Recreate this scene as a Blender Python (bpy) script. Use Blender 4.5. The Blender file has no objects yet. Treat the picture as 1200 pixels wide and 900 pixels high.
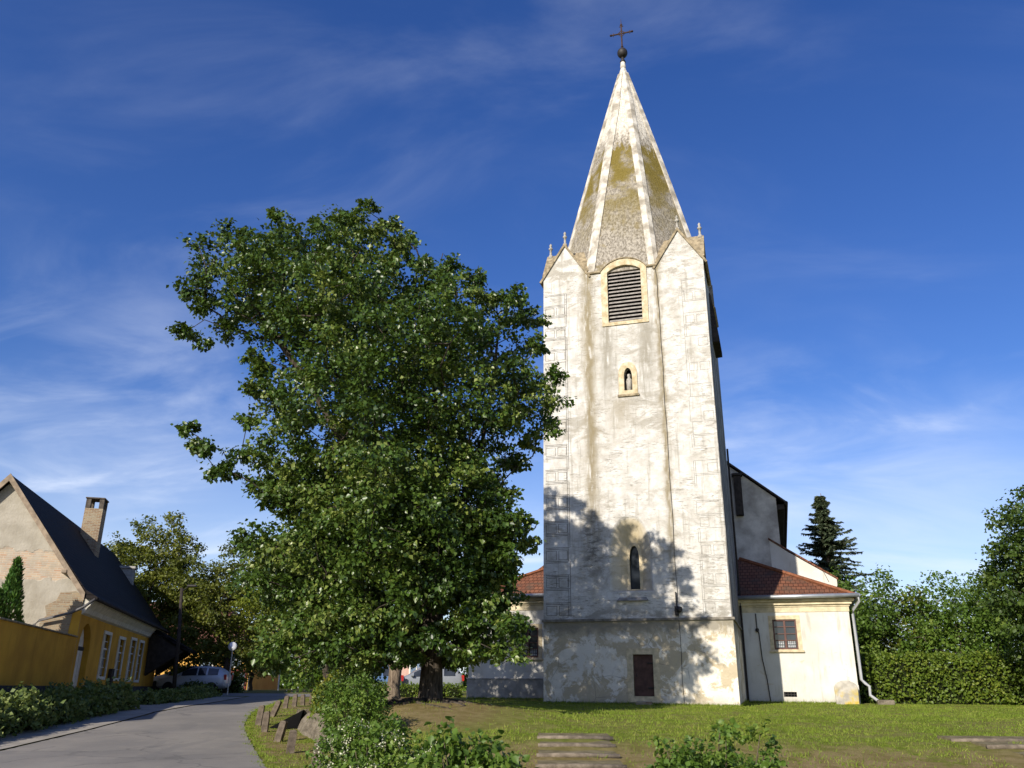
import bpy, bmesh, math, random
import numpy as np
from mathutils import Vector, Matrix

# ------------------------------------------------------------------ camera, sky, sun, exposure
sc = bpy.context.scene
COL = sc.collection
R = math.radians

cam_d = bpy.data.cameras.new("camera")
cam = bpy.data.objects.new("camera", cam_d)
COL.objects.link(cam)
sc.camera = cam
cam_d.sensor_width = 36.0
cam_d.lens = 36.0 * 977.9 / 1200.0
cam_d.clip_start = 0.1
cam_d.clip_end = 3000
EYE = Vector((0, 0, 1.7))
PITCH, ROLL = R(20.134), R(0.509)
_f = Vector((0, math.cos(PITCH), math.sin(PITCH)))
_u = Vector((0, -math.sin(PITCH), math.cos(PITCH)))
_x = Vector((1, 0, 0))
_x2 = _x * math.cos(ROLL) + _u * math.sin(ROLL)
_u2 = -_x * math.sin(ROLL) + _u * math.cos(ROLL)
cam.matrix_world = Matrix(((_x2.x, _u2.x, -_f.x, EYE.x), (_x2.y, _u2.y, -_f.y, EYE.y),
                           (_x2.z, _u2.z, -_f.z, EYE.z), (0, 0, 0, 1)))

SUN_AZ = R(31.0)      # how far the sun stands to the left of straight behind the camera
SUN_EL = R(27.0)
sun_from = Vector((-math.sin(SUN_AZ) * math.cos(SUN_EL), -math.cos(SUN_AZ) * math.cos(SUN_EL), math.sin(SUN_EL)))

world = bpy.data.worlds.new("World")
sc.world = world
world.use_nodes = True
wn, wl = world.node_tree.nodes, world.node_tree.links
wn.clear()
w_out = wn.new('ShaderNodeOutputWorld')
w_bg = wn.new('ShaderNodeBackground')
w_bg.inputs['Strength'].default_value = 0.105
w_sky = wn.new('ShaderNodeTexSky')
w_sky.sky_type = 'NISHITA'
w_sky.sun_disc = False
w_sky.sun_elevation = SUN_EL
# sky rotation: 0 puts the sun at +Y, positive turns towards +X
w_sky.sun_rotation = math.atan2(sun_from.x, sun_from.y)
w_sky.altitude = 300
w_sky.air_density = 1.0
w_sky.dust_density = 0.6
w_sky.ozone_density = 3.0
w_hsv = wn.new('ShaderNodeHueSaturation')
w_hsv.inputs['Saturation'].default_value = 1.27
w_hsv.inputs['Hue'].default_value = 0.519
w_hsv.inputs['Value'].default_value = 1.04
wl.new(w_sky.outputs[0], w_hsv.inputs['Color'])
# thin cirrus: noise on the direction projected to a high plane
w_tc = wn.new('ShaderNodeTexCoord')
w_sep = wn.new('ShaderNodeSeparateXYZ'); wl.new(w_tc.outputs['Generated'], w_sep.inputs[0])
def wmath(op, a, b=None):
    n = wn.new('ShaderNodeMath'); n.operation = op
    for i, v in enumerate((a, b)):
        if v is None: continue
        if isinstance(v, (int, float)): n.inputs[i].default_value = v
        else: wl.new(v, n.inputs[i])
    return n.outputs[0]
zc = wmath('ADD', wmath('MAXIMUM', w_sep.outputs[2], 0.0), 0.22)
w_comb = wn.new('ShaderNodeCombineXYZ')
wl.new(wmath('DIVIDE', w_sep.outputs[0], zc), w_comb.inputs[0])
wl.new(wmath('DIVIDE', w_sep.outputs[1], zc), w_comb.inputs[1])
def wnoise(scale, loc, rot, sxyz, detail, dist=0.0, rough=0.6):
    m = wn.new('ShaderNodeMapping'); m.inputs['Location'].default_value = loc
    m.inputs['Rotation'].default_value = (0, 0, rot); m.inputs['Scale'].default_value = sxyz
    wl.new(w_comb.outputs[0], m.inputs[0])
    n = wn.new('ShaderNodeTexNoise'); n.inputs['Scale'].default_value = scale
    n.inputs['Detail'].default_value = detail; n.inputs['Roughness'].default_value = rough
    n.inputs['Distortion'].default_value = dist
    wl.new(m.outputs[0], n.inputs['Vector'])
    return n.outputs['Fac']
def wramp(v, a, b):
    n = wn.new('ShaderNodeMapRange'); n.interpolation_type = 'SMOOTHSTEP'
    n.inputs[1].default_value = a; n.inputs[2].default_value = b
    wl.new(v, n.inputs[0]); return n.outputs[0]
wisps = wramp(wnoise(2.2, (3.1, 1.7, 0), 0.9, (0.85, 1.7, 1), 9, 0.7, .56), 0.42, 0.92)
patch = wramp(wnoise(0.9, (1.3, 5.2, 0), 0.2, (1, 1.3, 1), 3), 0.30, 0.60)
lowband = wramp(w_sep.outputs[2], 0.50, 0.12)
cl = wmath('MULTIPLY', wisps, patch)
cl = wmath('MULTIPLY', cl, wmath('ADD', wmath('MULTIPLY', lowband, 0.85), 0.15))
def wcloud(az, el, r0, r1, amt):
    d0 = (math.sin(R(az)) * math.cos(R(el)), math.cos(R(az)) * math.cos(R(el)), math.sin(R(el)))
    vd = wn.new('ShaderNodeVectorMath'); vd.operation = 'DOT_PRODUCT'
    wl.new(w_tc.outputs['Generated'], vd.inputs[0]); vd.inputs[1].default_value = d0
    m = wramp(vd.outputs['Value'], math.cos(R(r0)), math.cos(R(r1)))
    return wmath('MULTIPLY', wmath('MULTIPLY', m, amt), soft)
soft = wramp(wnoise(2.0, (7.3, 2.1, 0), 0.6, (0.8, 1.5, 1), 8, 0.5, .58), 0.34, 0.72)
cl = wmath('ADD', cl, wcloud(21, 11, 14, 3, .36))
cl = wmath('ADD', cl, wcloud(-25, 17, 9, 1.5, .30))
cl = wmath('MINIMUM', cl, 0.85)
haze = wmath('MULTIPLY', wramp(w_sep.outputs[2], 0.34, 0.05), 0.38)
cl = wmath('MAXIMUM', cl, wmath('ADD', haze, wmath('MULTIPLY', cl, 0.7)))
w_mix = wn.new('ShaderNodeMix'); w_mix.data_type = 'RGBA'
wl.new(cl, w_mix.inputs['Factor'])
wl.new(w_hsv.outputs[0], w_mix.inputs['A'])
w_mix.inputs['B'].default_value = (6.6, 7.2, 8.4, 1)
wl.new(w_mix.outputs['Result'], w_bg.inputs['Color'])
wl.new(w_bg.outputs[0], w_out.inputs[0])

sun_d = bpy.data.lights.new("sun", 'SUN')
sun_d.energy = 5.0
sun_d.angle = R(0.55)
sun_d.color = (1.0, 0.92, 0.80)
sun = bpy.data.objects.new("sun", sun_d)
COL.objects.link(sun)
sun.rotation_euler = sun_from.to_track_quat('Z', 'Y').to_euler()

sc.view_settings.view_transform = 'Standard'
sc.view_settings.look = 'None'
sc.view_settings.gamma = 1.0
sc.view_settings.use_curve_mapping = False
sc.view_settings.exposure = 0.42
sc.render.engine = 'CYCLES'
sc.cycles.max_bounces = 5
sc.cycles.transparent_max_bounces = 4

rng = np.random.default_rng(7)
random.seed(7)

# ------------------------------------------------------------------ node helper
class NT:
    def __init__(s, name):
        s.m = bpy.data.materials.new(name); s.m.use_nodes = True
        s.t = s.m.node_tree; s.t.nodes.clear()
        s.out = s.t.nodes.new('ShaderNodeOutputMaterial')
        s._tc = None
    def n(s, t): return s.t.nodes.new(t)
    def link(s, a, b): s.t.links.new(a, b)
    def put(s, sock, v):
        if isinstance(v, (int, float)): sock.default_value = v
        elif isinstance(v, (tuple, list)):
            sock.default_value = tuple(v) + ((1,) if len(v) == 3 and len(sock.default_value) == 4 else ())
        else: s.link(v, sock)
    def tc(s, k='Object'):
        if s._tc is None: s._tc = s.n('ShaderNodeTexCoord')
        return s._tc.outputs[k]
    def sep(s, v):
        n = s.n('ShaderNodeSeparateXYZ'); s.link(v, n.inputs[0]); return n.outputs
    def map(s, v, scale=(1, 1, 1), loc=(0, 0, 0), rot=(0, 0, 0)):
        n = s.n('ShaderNodeMapping'); s.link(v, n.inputs[0])
        n.inputs['Scale'].default_value = scale; n.inputs['Location'].default_value = loc
        n.inputs['Rotation'].default_value = rot
        return n.outputs[0]
    def math(s, op, a, b=0.0, c=None):
        n = s.n('ShaderNodeMath'); n.operation = op
        s.put(n.inputs[0], a); s.put(n.inputs[1], b)
        if c is not None: s.put(n.inputs[2], c)
        return n.outputs[0]
    def mul(s, a, b): return s.math('MULTIPLY', a, b)
    def add(s, a, b): return s.math('ADD', a, b)
    def noise(s, v, scale, detail=5, rough=0.55, dist=0.0):
        n = s.n('ShaderNodeTexNoise'); s.link(v, n.inputs['Vector'])
        n.inputs['Scale'].default_value = scale; n.inputs['Detail'].default_value = detail
        n.inputs['Roughness'].default_value = rough; n.inputs['Distortion'].default_value = dist
        return n.outputs['Fac']
    def step(s, v, a, b):
        n = s.n('ShaderNodeMapRange'); n.interpolation_type = 'SMOOTHSTEP'
        n.inputs[1].default_value = a; n.inputs[2].default_value = b
        s.put(n.inputs[0], v); return n.outputs[0]
    def bump_at(s, x, c, w):      # gaussian-like band round c
        d = s.math('DIVIDE', s.math('SUBTRACT', x, c), w)
        return s.math('POWER', 2.718, s.mul(s.mul(d, d), -1.0))
    def mix(s, f, a, b):
        n = s.n('ShaderNodeMix'); n.data_type = 'RGBA'
        s.put(n.inputs['Factor'], f); s.put(n.inputs['A'], a); s.put(n.inputs['B'], b)
        return n.outputs['Result']
    def attr(s, name):
        n = s.n('ShaderNodeAttribute'); n.attribute_name = name; return n.outputs['Fac']
    def bsdf(s, col, rough=0.85, bump=None, bs=0.3, bd=0.02, spec=0.3, metal=0.0):
        n = s.n('ShaderNodeBsdfPrincipled')
        s.put(n.inputs['Base Color'], col); s.put(n.inputs['Roughness'], rough)
        n.inputs['Specular IOR Level'].default_value = spec
        n.inputs['Metallic'].default_value = metal
        if bump is not None:
            b = s.n('ShaderNodeBump'); b.inputs['Strength'].default_value = bs
            b.inputs['Distance'].default_value = bd
            s.link(bump, b.inputs['Height']); s.link(b.outputs[0], n.inputs['Normal'])
        return n
    def done(s, sh):
        s.link(sh.outputs[0], s.out.inputs[0]); return s.m

def simple(name, c, rough=0.8, var=0.25, scale=6.0, bump=0.2, spec=0.3, metal=0.0, dark=None):
    k = NT(name); v = k.tc()
    f = k.noise(v, scale, 6)
    d = dark or tuple(x * (1 - var) for x in c)
    l = tuple(min(1, x * (1 + var * 0.6)) for x in c)
    g = k.noise(v, scale * 7, 3)
    col = k.mix(k.step(f, 0.3, 0.7), d, l)
    col = k.mix(k.mul(k.step(g, 0.4, 0.75), 0.25), col, d)
    return k.done(k.bsdf(col, rough, k.add(f, g), bump, 0.02, spec, metal))

def leaf_mat(name, dark, mid, light, trans=0.3, rough=0.5, spec=0.35):
    k = NT(name)
    a = k.attr('rnd')
    c = k.mix(k.step(a, 0.0, 0.55), dark, mid)
    c = k.mix(k.step(a, 0.55, 1.0), c, light)
    p = k.bsdf(c, rough, spec=spec)
    t = k.n('ShaderNodeBsdfTranslucent')
    tc = k.mix(0.5, c, (light[0] * 1.3, light[1] * 1.5, light[2] * 0.6))
    k.link(tc, t.inputs['Color'])
    m = k.n('ShaderNodeMixShader'); m.inputs[0].default_value = trans
    k.link(p.outputs[0], m.inputs[1]); k.link(t.outputs[0], m.inputs[2])
    return k.done(m)

# ------------------------------------------------------------------ object helpers
def tag(o, label=None, cat=None, group=None, kind=None):
    if label: o['label'] = label
    if cat: o['category'] = cat
    if group: o['group'] = group
    if kind: o['kind'] = kind
    return o

def thing(name, label, cat, loc=(0, 0, 0), rotz=0.0, group=None):
    o = bpy.data.objects.new(name, None); COL.objects.link(o)
    o.empty_display_size = 0.3
    o.location = loc; o.rotation_euler = (0, 0, rotz)
    return tag(o, label, cat, group)

class MB:
    def __init__(s, off=(0, 0, 0)):
        s.v = []; s.f = []; s.off = off
    def add(s, vs, fs):
        b = len(s.v); s.v += [tuple(p) for p in vs]
        s.f += [tuple(b + i for i in f) for f in fs]
        return s
    def box(s, x0, x1, y0, y1, z0, z1):
        return s.add([(x0, y0, z0), (x1, y0, z0), (x1, y1, z0), (x0, y1, z0), (x0, y0, z1), (x1, y0, z1), (x1, y1, z1), (x0, y1, z1)],
              [(3, 2, 1, 0), (4, 5, 6, 7), (0, 1, 5, 4), (1, 2, 6, 5), (2, 3, 7, 6), (3, 0, 4, 7)])
    def bevbox(s, x0, x1, y0, y1, z0, z1, b=0.02):
        vs = []
        for z, i in ((z0, b), (z0 + b, 0), (z1 - b, 0), (z1, b)):
            vs += [(x0 + i, y0 + i, z), (x1 - i, y0 + i, z), (x1 - i, y1 - i, z), (x0 + i, y1 - i, z)]
        fs = [(3, 2, 1, 0), (12, 13, 14, 15)]
        for r in range(3):
            for k in range(4):
                a, c = r * 4 + k, r * 4 + (k + 1) % 4
                fs.append((a, c, c + 4, a + 4))
        return s.add(vs, fs)
    def loft(s, rings, cap=True, closed=True):
        n = len(rings[0]); vs = [p for r in rings for p in r]; fs = []
        for i in range(len(rings) - 1):
            for k in range(n if closed else n - 1):
                a, c = i * n + k, i * n + (k + 1) % n
                fs.append((a, c, c + n, a + n))
        if cap:
            fs.append(tuple(range(n - 1, -1, -1)))
            fs.append(tuple((len(rings) - 1) * n + k for k in range(n)))
        return s.add(vs, fs)
    def prism_v(s, poly, v0, v1):     # polygon in (x,z), extruded along y
        return s.loft([[(x, v0, z) for x, z in poly], [(x, v1, z) for x, z in poly]])
    def prism_u(s, poly, u0, u1):     # polygon in (y,z), extruded along x
        return s.loft([[(u0, y, z) for y, z in poly], [(u1, y, z) for y, z in poly]])
    def tube(s, pts, rad, n=6, cap=True):
        pts = [Vector(p) for p in pts]
        rr = rad if isinstance(rad, (list, tuple)) else [rad] * len(pts)
        rings = []
        for i, p in enumerate(pts):
            t = (pts[min(i + 1, len(pts) - 1)] - pts[max(i - 1, 0)]).normalized()
            a = Vector((0, 0, 1)) if abs(t.z) < 0.9 else Vector((1, 0, 0))
            x = t.cross(a).normalized(); y = x.cross(t)
            rings.append([tuple(p + (x * math.cos(q) + y * math.sin(q)) * rr[i]) for q in [2 * math.pi * k / n for k in range(n)]])
        return s.loft(rings, cap)
    def lathe(s, prof, c=(0, 0, 0), n=12, axis='z'):
        rings = []
        for r, h in prof:
            ring = []
            for k in range(n):
                a = 2 * math.pi * k / n; p = (r * math.cos(a), r * math.sin(a), h)
                if axis == 'y': p = (p[0], p[2], p[1])
                if axis == 'x': p = (p[2], p[0], p[1])
                ring.append((p[0] + c[0], p[1] + c[1], p[2] + c[2]))
            rings.append(ring)
        return s.loft(rings)
    def mesh(s, name):
        me = bpy.data.meshes.new(name)
        o = s.off
        me.from_pydata([(x + o[0], y + o[1], z + o[2]) for x, y, z in s.v], [], s.f)
        bm = bmesh.new(); bm.from_mesh(me)
        bmesh.ops.recalc_face_normals(bm, faces=bm.faces)
        bm.to_mesh(me); bm.free()
        return me
    def build(s, name, mat, parent=None, smooth=False):
        me = s.mesh(name); me.materials.append(mat)
        if smooth:
            for p in me.polygons: p.use_smooth = True
        o = bpy.data.objects.new(name, me); COL.objects.link(o)
        if parent is not None: o.parent = parent
        return o

def cut(o, cutters):
    """boolean-subtract cutter shapes, then drop the cutters"""
    cos = []
    for i, c in enumerate(cutters):
        co = bpy.data.objects.new('cutter', c.mesh('cutter')); COL.objects.link(co)
        co.parent = o.parent; cos.append(co)
        m = o.modifiers.new('b%d' % i, 'BOOLEAN'); m.operation = 'DIFFERENCE'; m.object = co; m.solver = 'EXACT'
    bpy.context.view_layer.update()
    dg = bpy.context.evaluated_depsgraph_get()
    me = bpy.data.meshes.new_from_object(o.evaluated_get(dg))
    o.modifiers.clear(); o.data = me
    for co in cos: bpy.data.objects.remove(co, do_unlink=True)

def mesh_np(name, V, F, mat, parent=None, rnd=None, smooth=False, loc=None):
    """V (n,3), F (m,k) arrays -> one mesh object"""
    me = bpy.data.meshes.new(name)
    V = np.asarray(V, np.float32); F = np.asarray(F, np.int32); k = F.shape[1]
    me.vertices.add(len(V)); me.vertices.foreach_set('co', V.ravel())
    me.loops.add(F.size); me.loops.foreach_set('vertex_index', F.ravel())
    me.polygons.add(len(F)); me.polygons.foreach_set('loop_start', np.arange(0, F.size, k, dtype=np.int32))
    me.update(calc_edges=True)
    if rnd is not None:
        a = me.attributes.new('rnd', 'FLOAT', 'FACE'); a.data.foreach_set('value', np.asarray(rnd, np.float32))
    if smooth: me.polygons.foreach_set('use_smooth', np.ones(len(F), bool))
    me.materials.append(mat)
    o = bpy.data.objects.new(name, me); COL.objects.link(o)
    if parent is not None: o.parent = parent
    if loc is not None: o.location = loc
    return o

def unit(a): return a / np.maximum(np.linalg.norm(a, axis=-1, keepdims=True), 1e-9)

def leaves(pos, nrm, tip, size, wide=0.42, fold=0.12, fine=False, rnd=None):
    """folded leaf blades; returns V, F, rnd-per-face"""
    n = len(pos); tip = unit(tip); side = unit(np.cross(tip, nrm)); up = np.cross(side, tip)
    L = np.asarray(size)[:, None]
    if rnd is None: rnd = rng.random(n)
    if not fine:
        P = np.stack([pos, pos + tip * L * .42 + side * L * wide + up * L * fold,
                      pos + tip * L - up * L * .08,
                      pos + tip * L * .42 - side * L * wide + up * L * fold], 1)
        i = np.arange(n)[:, None] * 4
        F = np.concatenate([i + [0, 1, 2], i + [0, 2, 3]], 1).reshape(-1, 3)
        return P.reshape(-1, 3), F, np.repeat(rnd, 2)
    P = np.stack([pos, pos + tip * L * .18 + side * L * wide * .75 + up * L * fold * .8, pos + tip * L * .5 + side * L * wide + up * L * fold,
                  pos + tip * L * .8 + side * L * wide * .5 + up * L * fold * .2, pos + tip * L * 1.02 - up * L * .14,
                  pos + tip * L * .8 - side * L * wide * .5 + up * L * fold * .2, pos + tip * L * .5 - side * L * wide + up * L * fold,
                  pos + tip * L * .18 - side * L * wide * .75 + up * L * fold * .8, pos + tip * L * .48], 1)
    i = np.arange(n)[:, None] * 9
    F = np.concatenate([i + [0, 1, 8], i + [1, 2, 8], i + [2, 3, 8], i + [3, 4, 8], i + [4, 5, 8], i + [5, 6, 8], i + [6, 7, 8], i + [7, 0, 8]], 1).reshape(-1, 3)
    return P.reshape(-1, 3), F, np.repeat(rnd, 8)

def clump_leaves(C, rad, per, size, flat=0.75, droop=0.5, fine=False, wide=0.42, subs=6):
    """leaves on short twigs that radiate inside every clump"""
    C = np.asarray(C, float); rad = np.broadcast_to(np.asarray(rad, float), (len(C),))
    n = len(C) * per
    ci = np.repeat(np.arange(len(C)), per)
    sub = unit(rng.normal(size=(len(C), subs, 3)) + [0, 0, .25])
    d = sub[ci, rng.integers(0, subs, n)]
    t = rng.random(n) ** .55
    off = d * t[:, None] * rad[ci][:, None] + rng.normal(size=(n, 3)) * (rad[ci] * .2)[:, None]
    off[:, 2] *= flat
    pos = C[ci] + off
    nrm = unit(rng.normal(size=(n, 3)) * .75 + d * .4 + [0, 0, .6])
    tip = unit(d + rng.normal(size=(n, 3)) * .6 - np.array([0, 0, droop]))
    tip = unit(tip - nrm * np.sum(tip * nrm, 1, keepdims=True) * .8)
    cl = rng.random(len(C))[ci]
    rnd = np.clip(rng.random(n) * .45 + cl * .55, 0, 1)
    return leaves(pos, nrm, tip, size * (.5 + .85 * rng.random(n)), fine=fine, wide=wide, rnd=rnd)

def poisson(sampler, mind, n, tries=40000):
    P = np.zeros((0, 3))
    S = sampler(tries)
    for p in S:
        if len(P) >= n: break
        if len(P) == 0 or np.min(np.sum((P - p) ** 2, 1)) > mind * mind:
            P = np.vstack([P, p])
    return P

def branches(base, fork, top, C, tr, tip_r=0.012, bend=0.15, extra=()):
    """trunk, leaders and a branch out to every clump: list of tube segments with pipe-model radii"""
    nodes = []; par = []
    def addn(p, q): nodes.append(np.array(p, float)); par.append(q); return len(nodes) - 1
    base, fork, top = map(lambda a: np.array(a, float), (base, fork, top))
    last = addn(base, -1)
    for t in np.linspace(0, 1, 5)[1:]:
        last = addn(base + (fork - base) * t + rng.normal(size=3) * [.03, .03, 0], last)
    fk = last
    for t in np.linspace(0, 1, 7)[1:]:
        last = addn(fork + (top - fork) * t + rng.normal(size=3) * [bend, bend, 0], last)
    for e in extra:
        last = fk
        e = [np.array(p, float) for p in e]; prev = nodes[fk]
        for q in e:
            last = addn((prev + q) / 2 + rng.normal(size=3) * .08, last); last = addn(q, last); prev = q
    start = 4
    ax = np.array(nodes[start:])
    order = np.argsort([np.min(np.linalg.norm(ax - c, axis=1)) for c in C])
    for i in order:
        c = np.array(C[i]); A = np.array(nodes); dd = np.linalg.norm(A - c, axis=1) + 1.1 * np.maximum(0, A[:, 2] - c[2] + .1)
        dd[:start] = 1e9
        j = int(np.argmin(dd)); p = nodes[j]; L = np.linalg.norm(c - p)
        m = (p + c) / 2 + rng.normal(size=3) * .1 * L + [0, 0, .06 * L]
        q = addn(m, j); addn(c, q)
    n = len(nodes); w = np.zeros(n)
    kids = np.zeros(n, int)
    for i in range(n):
        if par[i] >= 0: kids[par[i]] += 1
    for i in range(n - 1, -1, -1):
        if kids[i] == 0: w[i] = 1
        if par[i] >= 0: w[par[i]] += w[i]
    e = math.log(tr / tip_r) / math.log(max(w[0], 2))
    r = tip_r * w ** e
    return nodes, par, r

def tubes_np(nodes, par, r, flare=0.0, rmax=None):
    V = []; F = []; b = 0
    for i, p in enumerate(par):
        if p < 0: continue
        a, c = nodes[p], nodes[i]; t = c - a; L = np.linalg.norm(t)
        if L < 1e-6: continue
        t = t / L; s = np.cross(t, [0, 0, 1.0] if abs(t[2]) < .9 else [1.0, 0, 0]); s /= np.linalg.norm(s); u = np.cross(s, t)
        n = 12 if r[i] > .12 else (6 if r[i] > .03 else 4)
        an = np.arange(n) * 2 * np.pi / n
        ring = np.cos(an)[:, None] * s + np.sin(an)[:, None] * u
        r0, r1 = (min(r[p], r[i] * 1.35) if p > 3 else r[p]), r[i]
        if p == 0: r0 *= 1 + flare
        V += [a - t * r0 * .15 + ring * r0, c + t * r1 * .15 + ring * r1]
        k = np.arange(n); k2 = (k + 1) % n
        F += [np.stack([b + k, b + k2, b + n + k2, b + n + k], 1)]
        b += 2 * n
    return np.concatenate(V), np.concatenate(F)

def add_tree(name, label, cat, base, fork, top, C, rad, per, leaf, lmat, bmat, tr, group=None, flat=.75, droop=.5,
             extra=(), flare=.35, trunk_name='trunk', crown_name='crown', tip_r=.012, wide=.42, fine=False):
    t = thing(name, label, cat, tuple(base), 0, group)
    b = np.array(base, float)
    nodes, par, r = branches(base, fork, top, C, tr, tip_r, extra=extra)
    V, F = tubes_np(nodes, par, r, flare)
    mesh_np(trunk_name, V - b, F, bmat, t, smooth=True)
    V, F, q = clump_leaves(np.asarray(C) - b, rad, per, leaf, flat, droop, wide=wide, fine=fine)
    mesh_np(crown_name, V, F, lmat, t, rnd=q)
    return t

# ------------------------------------------------------------------ materials
def m_tower():
    k = NT('weathered lime plaster'); v = k.tc(); x, y, z = k.sep(v)
    base = k.mix(k.step(k.noise(v, 2.2, 6), .3, .7), (.46, .44, .40), (.64, .63, .60))
    grit = k.noise(v, 30, 4)
    base = k.mix(k.mul(k.step(grit, .48, .75), .35), base, (.40, .37, .31))
    mot = k.noise(v, 5.5, 8, .7)
    base = k.mix(k.mul(k.step(mot, .5, .68), .4), base, (.45, .41, .33))
    # horizontal trowel and weather marks
    big = k.math('MAXIMUM', k.step(k.noise(v, .5, 3), .44, .62), k.mul(k.bump_at(z, 10.6, 1.5), .9))
    br = k.step(k.noise(k.map(v, (1.2, 1.2, 3.2)), 1.5, 10, .74, .9), .50, .66)
    base = k.mix(k.mul(k.mul(br, big), .8), base, (.36, .33, .28))
    br2 = k.mul(k.step(k.noise(k.map(v, (1.6, 1.6, 6), (3, 1, 9)), 1.3, 10, .74, .8), .55, .70), k.step(k.noise(v, .42, 3), .45, .6))
    base = k.mix(k.mul(br2, .6), base, (.26, .24, .20))
    p1 = k.step(k.noise(k.map(v, (1, 1, 1.9), (7, 3, 2)), .85, 12, .72, .5), .515, .60)
    base = k.mix(k.mul(p1, k.add(.42, k.mul(big, .33))), base, (.31, .285, .235))
    p2 = k.step(k.noise(k.map(v, (2, 2, 13), (1, 8, 4)), 1.7, 10, .7, .7), .535, .60)
    base = k.mix(k.mul(k.mul(p2, k.step(k.noise(v, .75, 4), .46, .56)), .75), base, (.20, .185, .155))
    p3 = k.step(k.noise(v, 12, 6, .7), .60, .68)
    base = k.mix(k.mul(p3, .4), base, (.30, .27, .22))
    # vertical run marks under the valleys and under the louvre corners
    wob = k.mul(k.math('SUBTRACT', k.noise(v, 1.4, 4), .5), .5)
    xw = k.add(x, wob)
    edge = k.step(k.noise(k.map(v, (5, 5, .8)), 2, 6), .22, .52)
    up = k.step(z, 2.5, 9.5)
    s1 = k.mul(k.mul(k.bump_at(xw, 2.02, .27), edge), up)
    base = k.mix(k.mul(s1, .97), base, (.235, .195, .12))
    s2 = k.mul(k.mul(k.bump_at(xw, 4.98, .13), edge), k.step(z, 1.0, 8.0))
    base = k.mix(k.mul(s2, .95), base, (.24, .20, .125))
    below = k.mul(k.step(z, 15.2, 14.6), k.step(z, 10.5, 13.6))
    s3 = k.mul(k.add(k.bump_at(xw, 2.78, .32), k.bump_at(xw, 4.42, .38)), below)
    base = k.mix(k.mul(k.mul(s3, edge), .9), base, (.26, .24, .195))
    s4 = k.mul(k.mul(k.bump_at(xw, 3.2, .5), k.step(z, 12.0, 11.4)), k.step(z, 9.6, 11.0))
    base = k.mix(k.mul(k.mul(s4, edge), .8), base, (.32, .285, .22))
    s5 = k.mul(k.bump_at(xw, 2.0, .42), k.mul(k.step(z, 4.2, 5.2), k.step(z, 8.0, 6.2)))
    base = k.mix(k.mul(k.mul(s5, k.step(k.noise(k.map(v, (1.2, 1.2, 3)), 1.8, 10, .72), .46, .56)), .85), base, (.13, .12, .105))
    s6 = k.mul(k.bump_at(z, 3.15, .28), k.step(k.noise(k.map(v, (1, 1, 2)), 1.1, 8, .7), .44, .56))
    base = k.mix(k.mul(s6, .7), base, (.22, .205, .17))
    rn = k.step(k.noise(k.map(v, (3.2, 3.2, .22), (5, 2, 1)), 1.5, 8, .68), .54, .66)
    base = k.mix(k.mul(k.mul(rn, k.step(z, 3.2, 6.0)), .55), base, (.27, .25, .205))
    side = k.mul(k.step(x, 6.93, 6.95), k.step(k.noise(k.map(v, (3, 3, .35)), 1.6, 7, .65), .25, .6))  # dirt streaks, deepened so the colour also carries the right face's shade
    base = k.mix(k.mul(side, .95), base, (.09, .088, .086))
    splay = k.mul(k.bump_at(x, 3.41, .85), k.mul(k.step(z, 3.6, 4.3), k.step(z, 7.3, 6.4)))
    base = k.mix(k.mul(splay, k.mul(k.step(y, .03, .10), .75)), base, (.50, .40, .22))
    # foot of the tower: flaked beige render with a grey lip under the ledge
    foot = k.step(z, 2.98, 2.92)
    pl = k.step(k.noise(v, 1.0, 12, .72, .5), .485, .525)
    fc = k.mix(pl, (.72, .67, .57), (.47, .40, .28))
    fl = k.step(k.noise(v, 2.2, 12, .74, .4), .54, .57)
    fc = k.mix(k.mul(fl, .6), fc, (.55, .47, .34))
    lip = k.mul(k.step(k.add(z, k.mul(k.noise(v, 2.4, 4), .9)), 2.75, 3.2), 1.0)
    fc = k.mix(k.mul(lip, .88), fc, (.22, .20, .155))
    damp = k.step(k.add(z, k.mul(k.noise(v, 1.7, 5), 1.0)), 1.0, .35)
    fc = k.mix(k.mul(damp, .55), fc, (.30, .28, .24))
    crack = k.n('ShaderNodeTexVoronoi'); crack.feature = 'DISTANCE_TO_EDGE'; crack.inputs['Scale'].default_value = .9
    k.link(v, crack.inputs['Vector'])
    ck = k.mul(k.step(crack.outputs['Distance'], .012, .004), k.step(k.noise(v, .8, 2), .5, .6))
    fc = k.mix(k.mul(ck, .7), fc, (.2, .18, .15))
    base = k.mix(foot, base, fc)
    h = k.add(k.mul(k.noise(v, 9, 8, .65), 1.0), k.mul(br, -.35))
    return k.done(k.bsdf(base, .95, h, .55, .03, .1))
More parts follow.
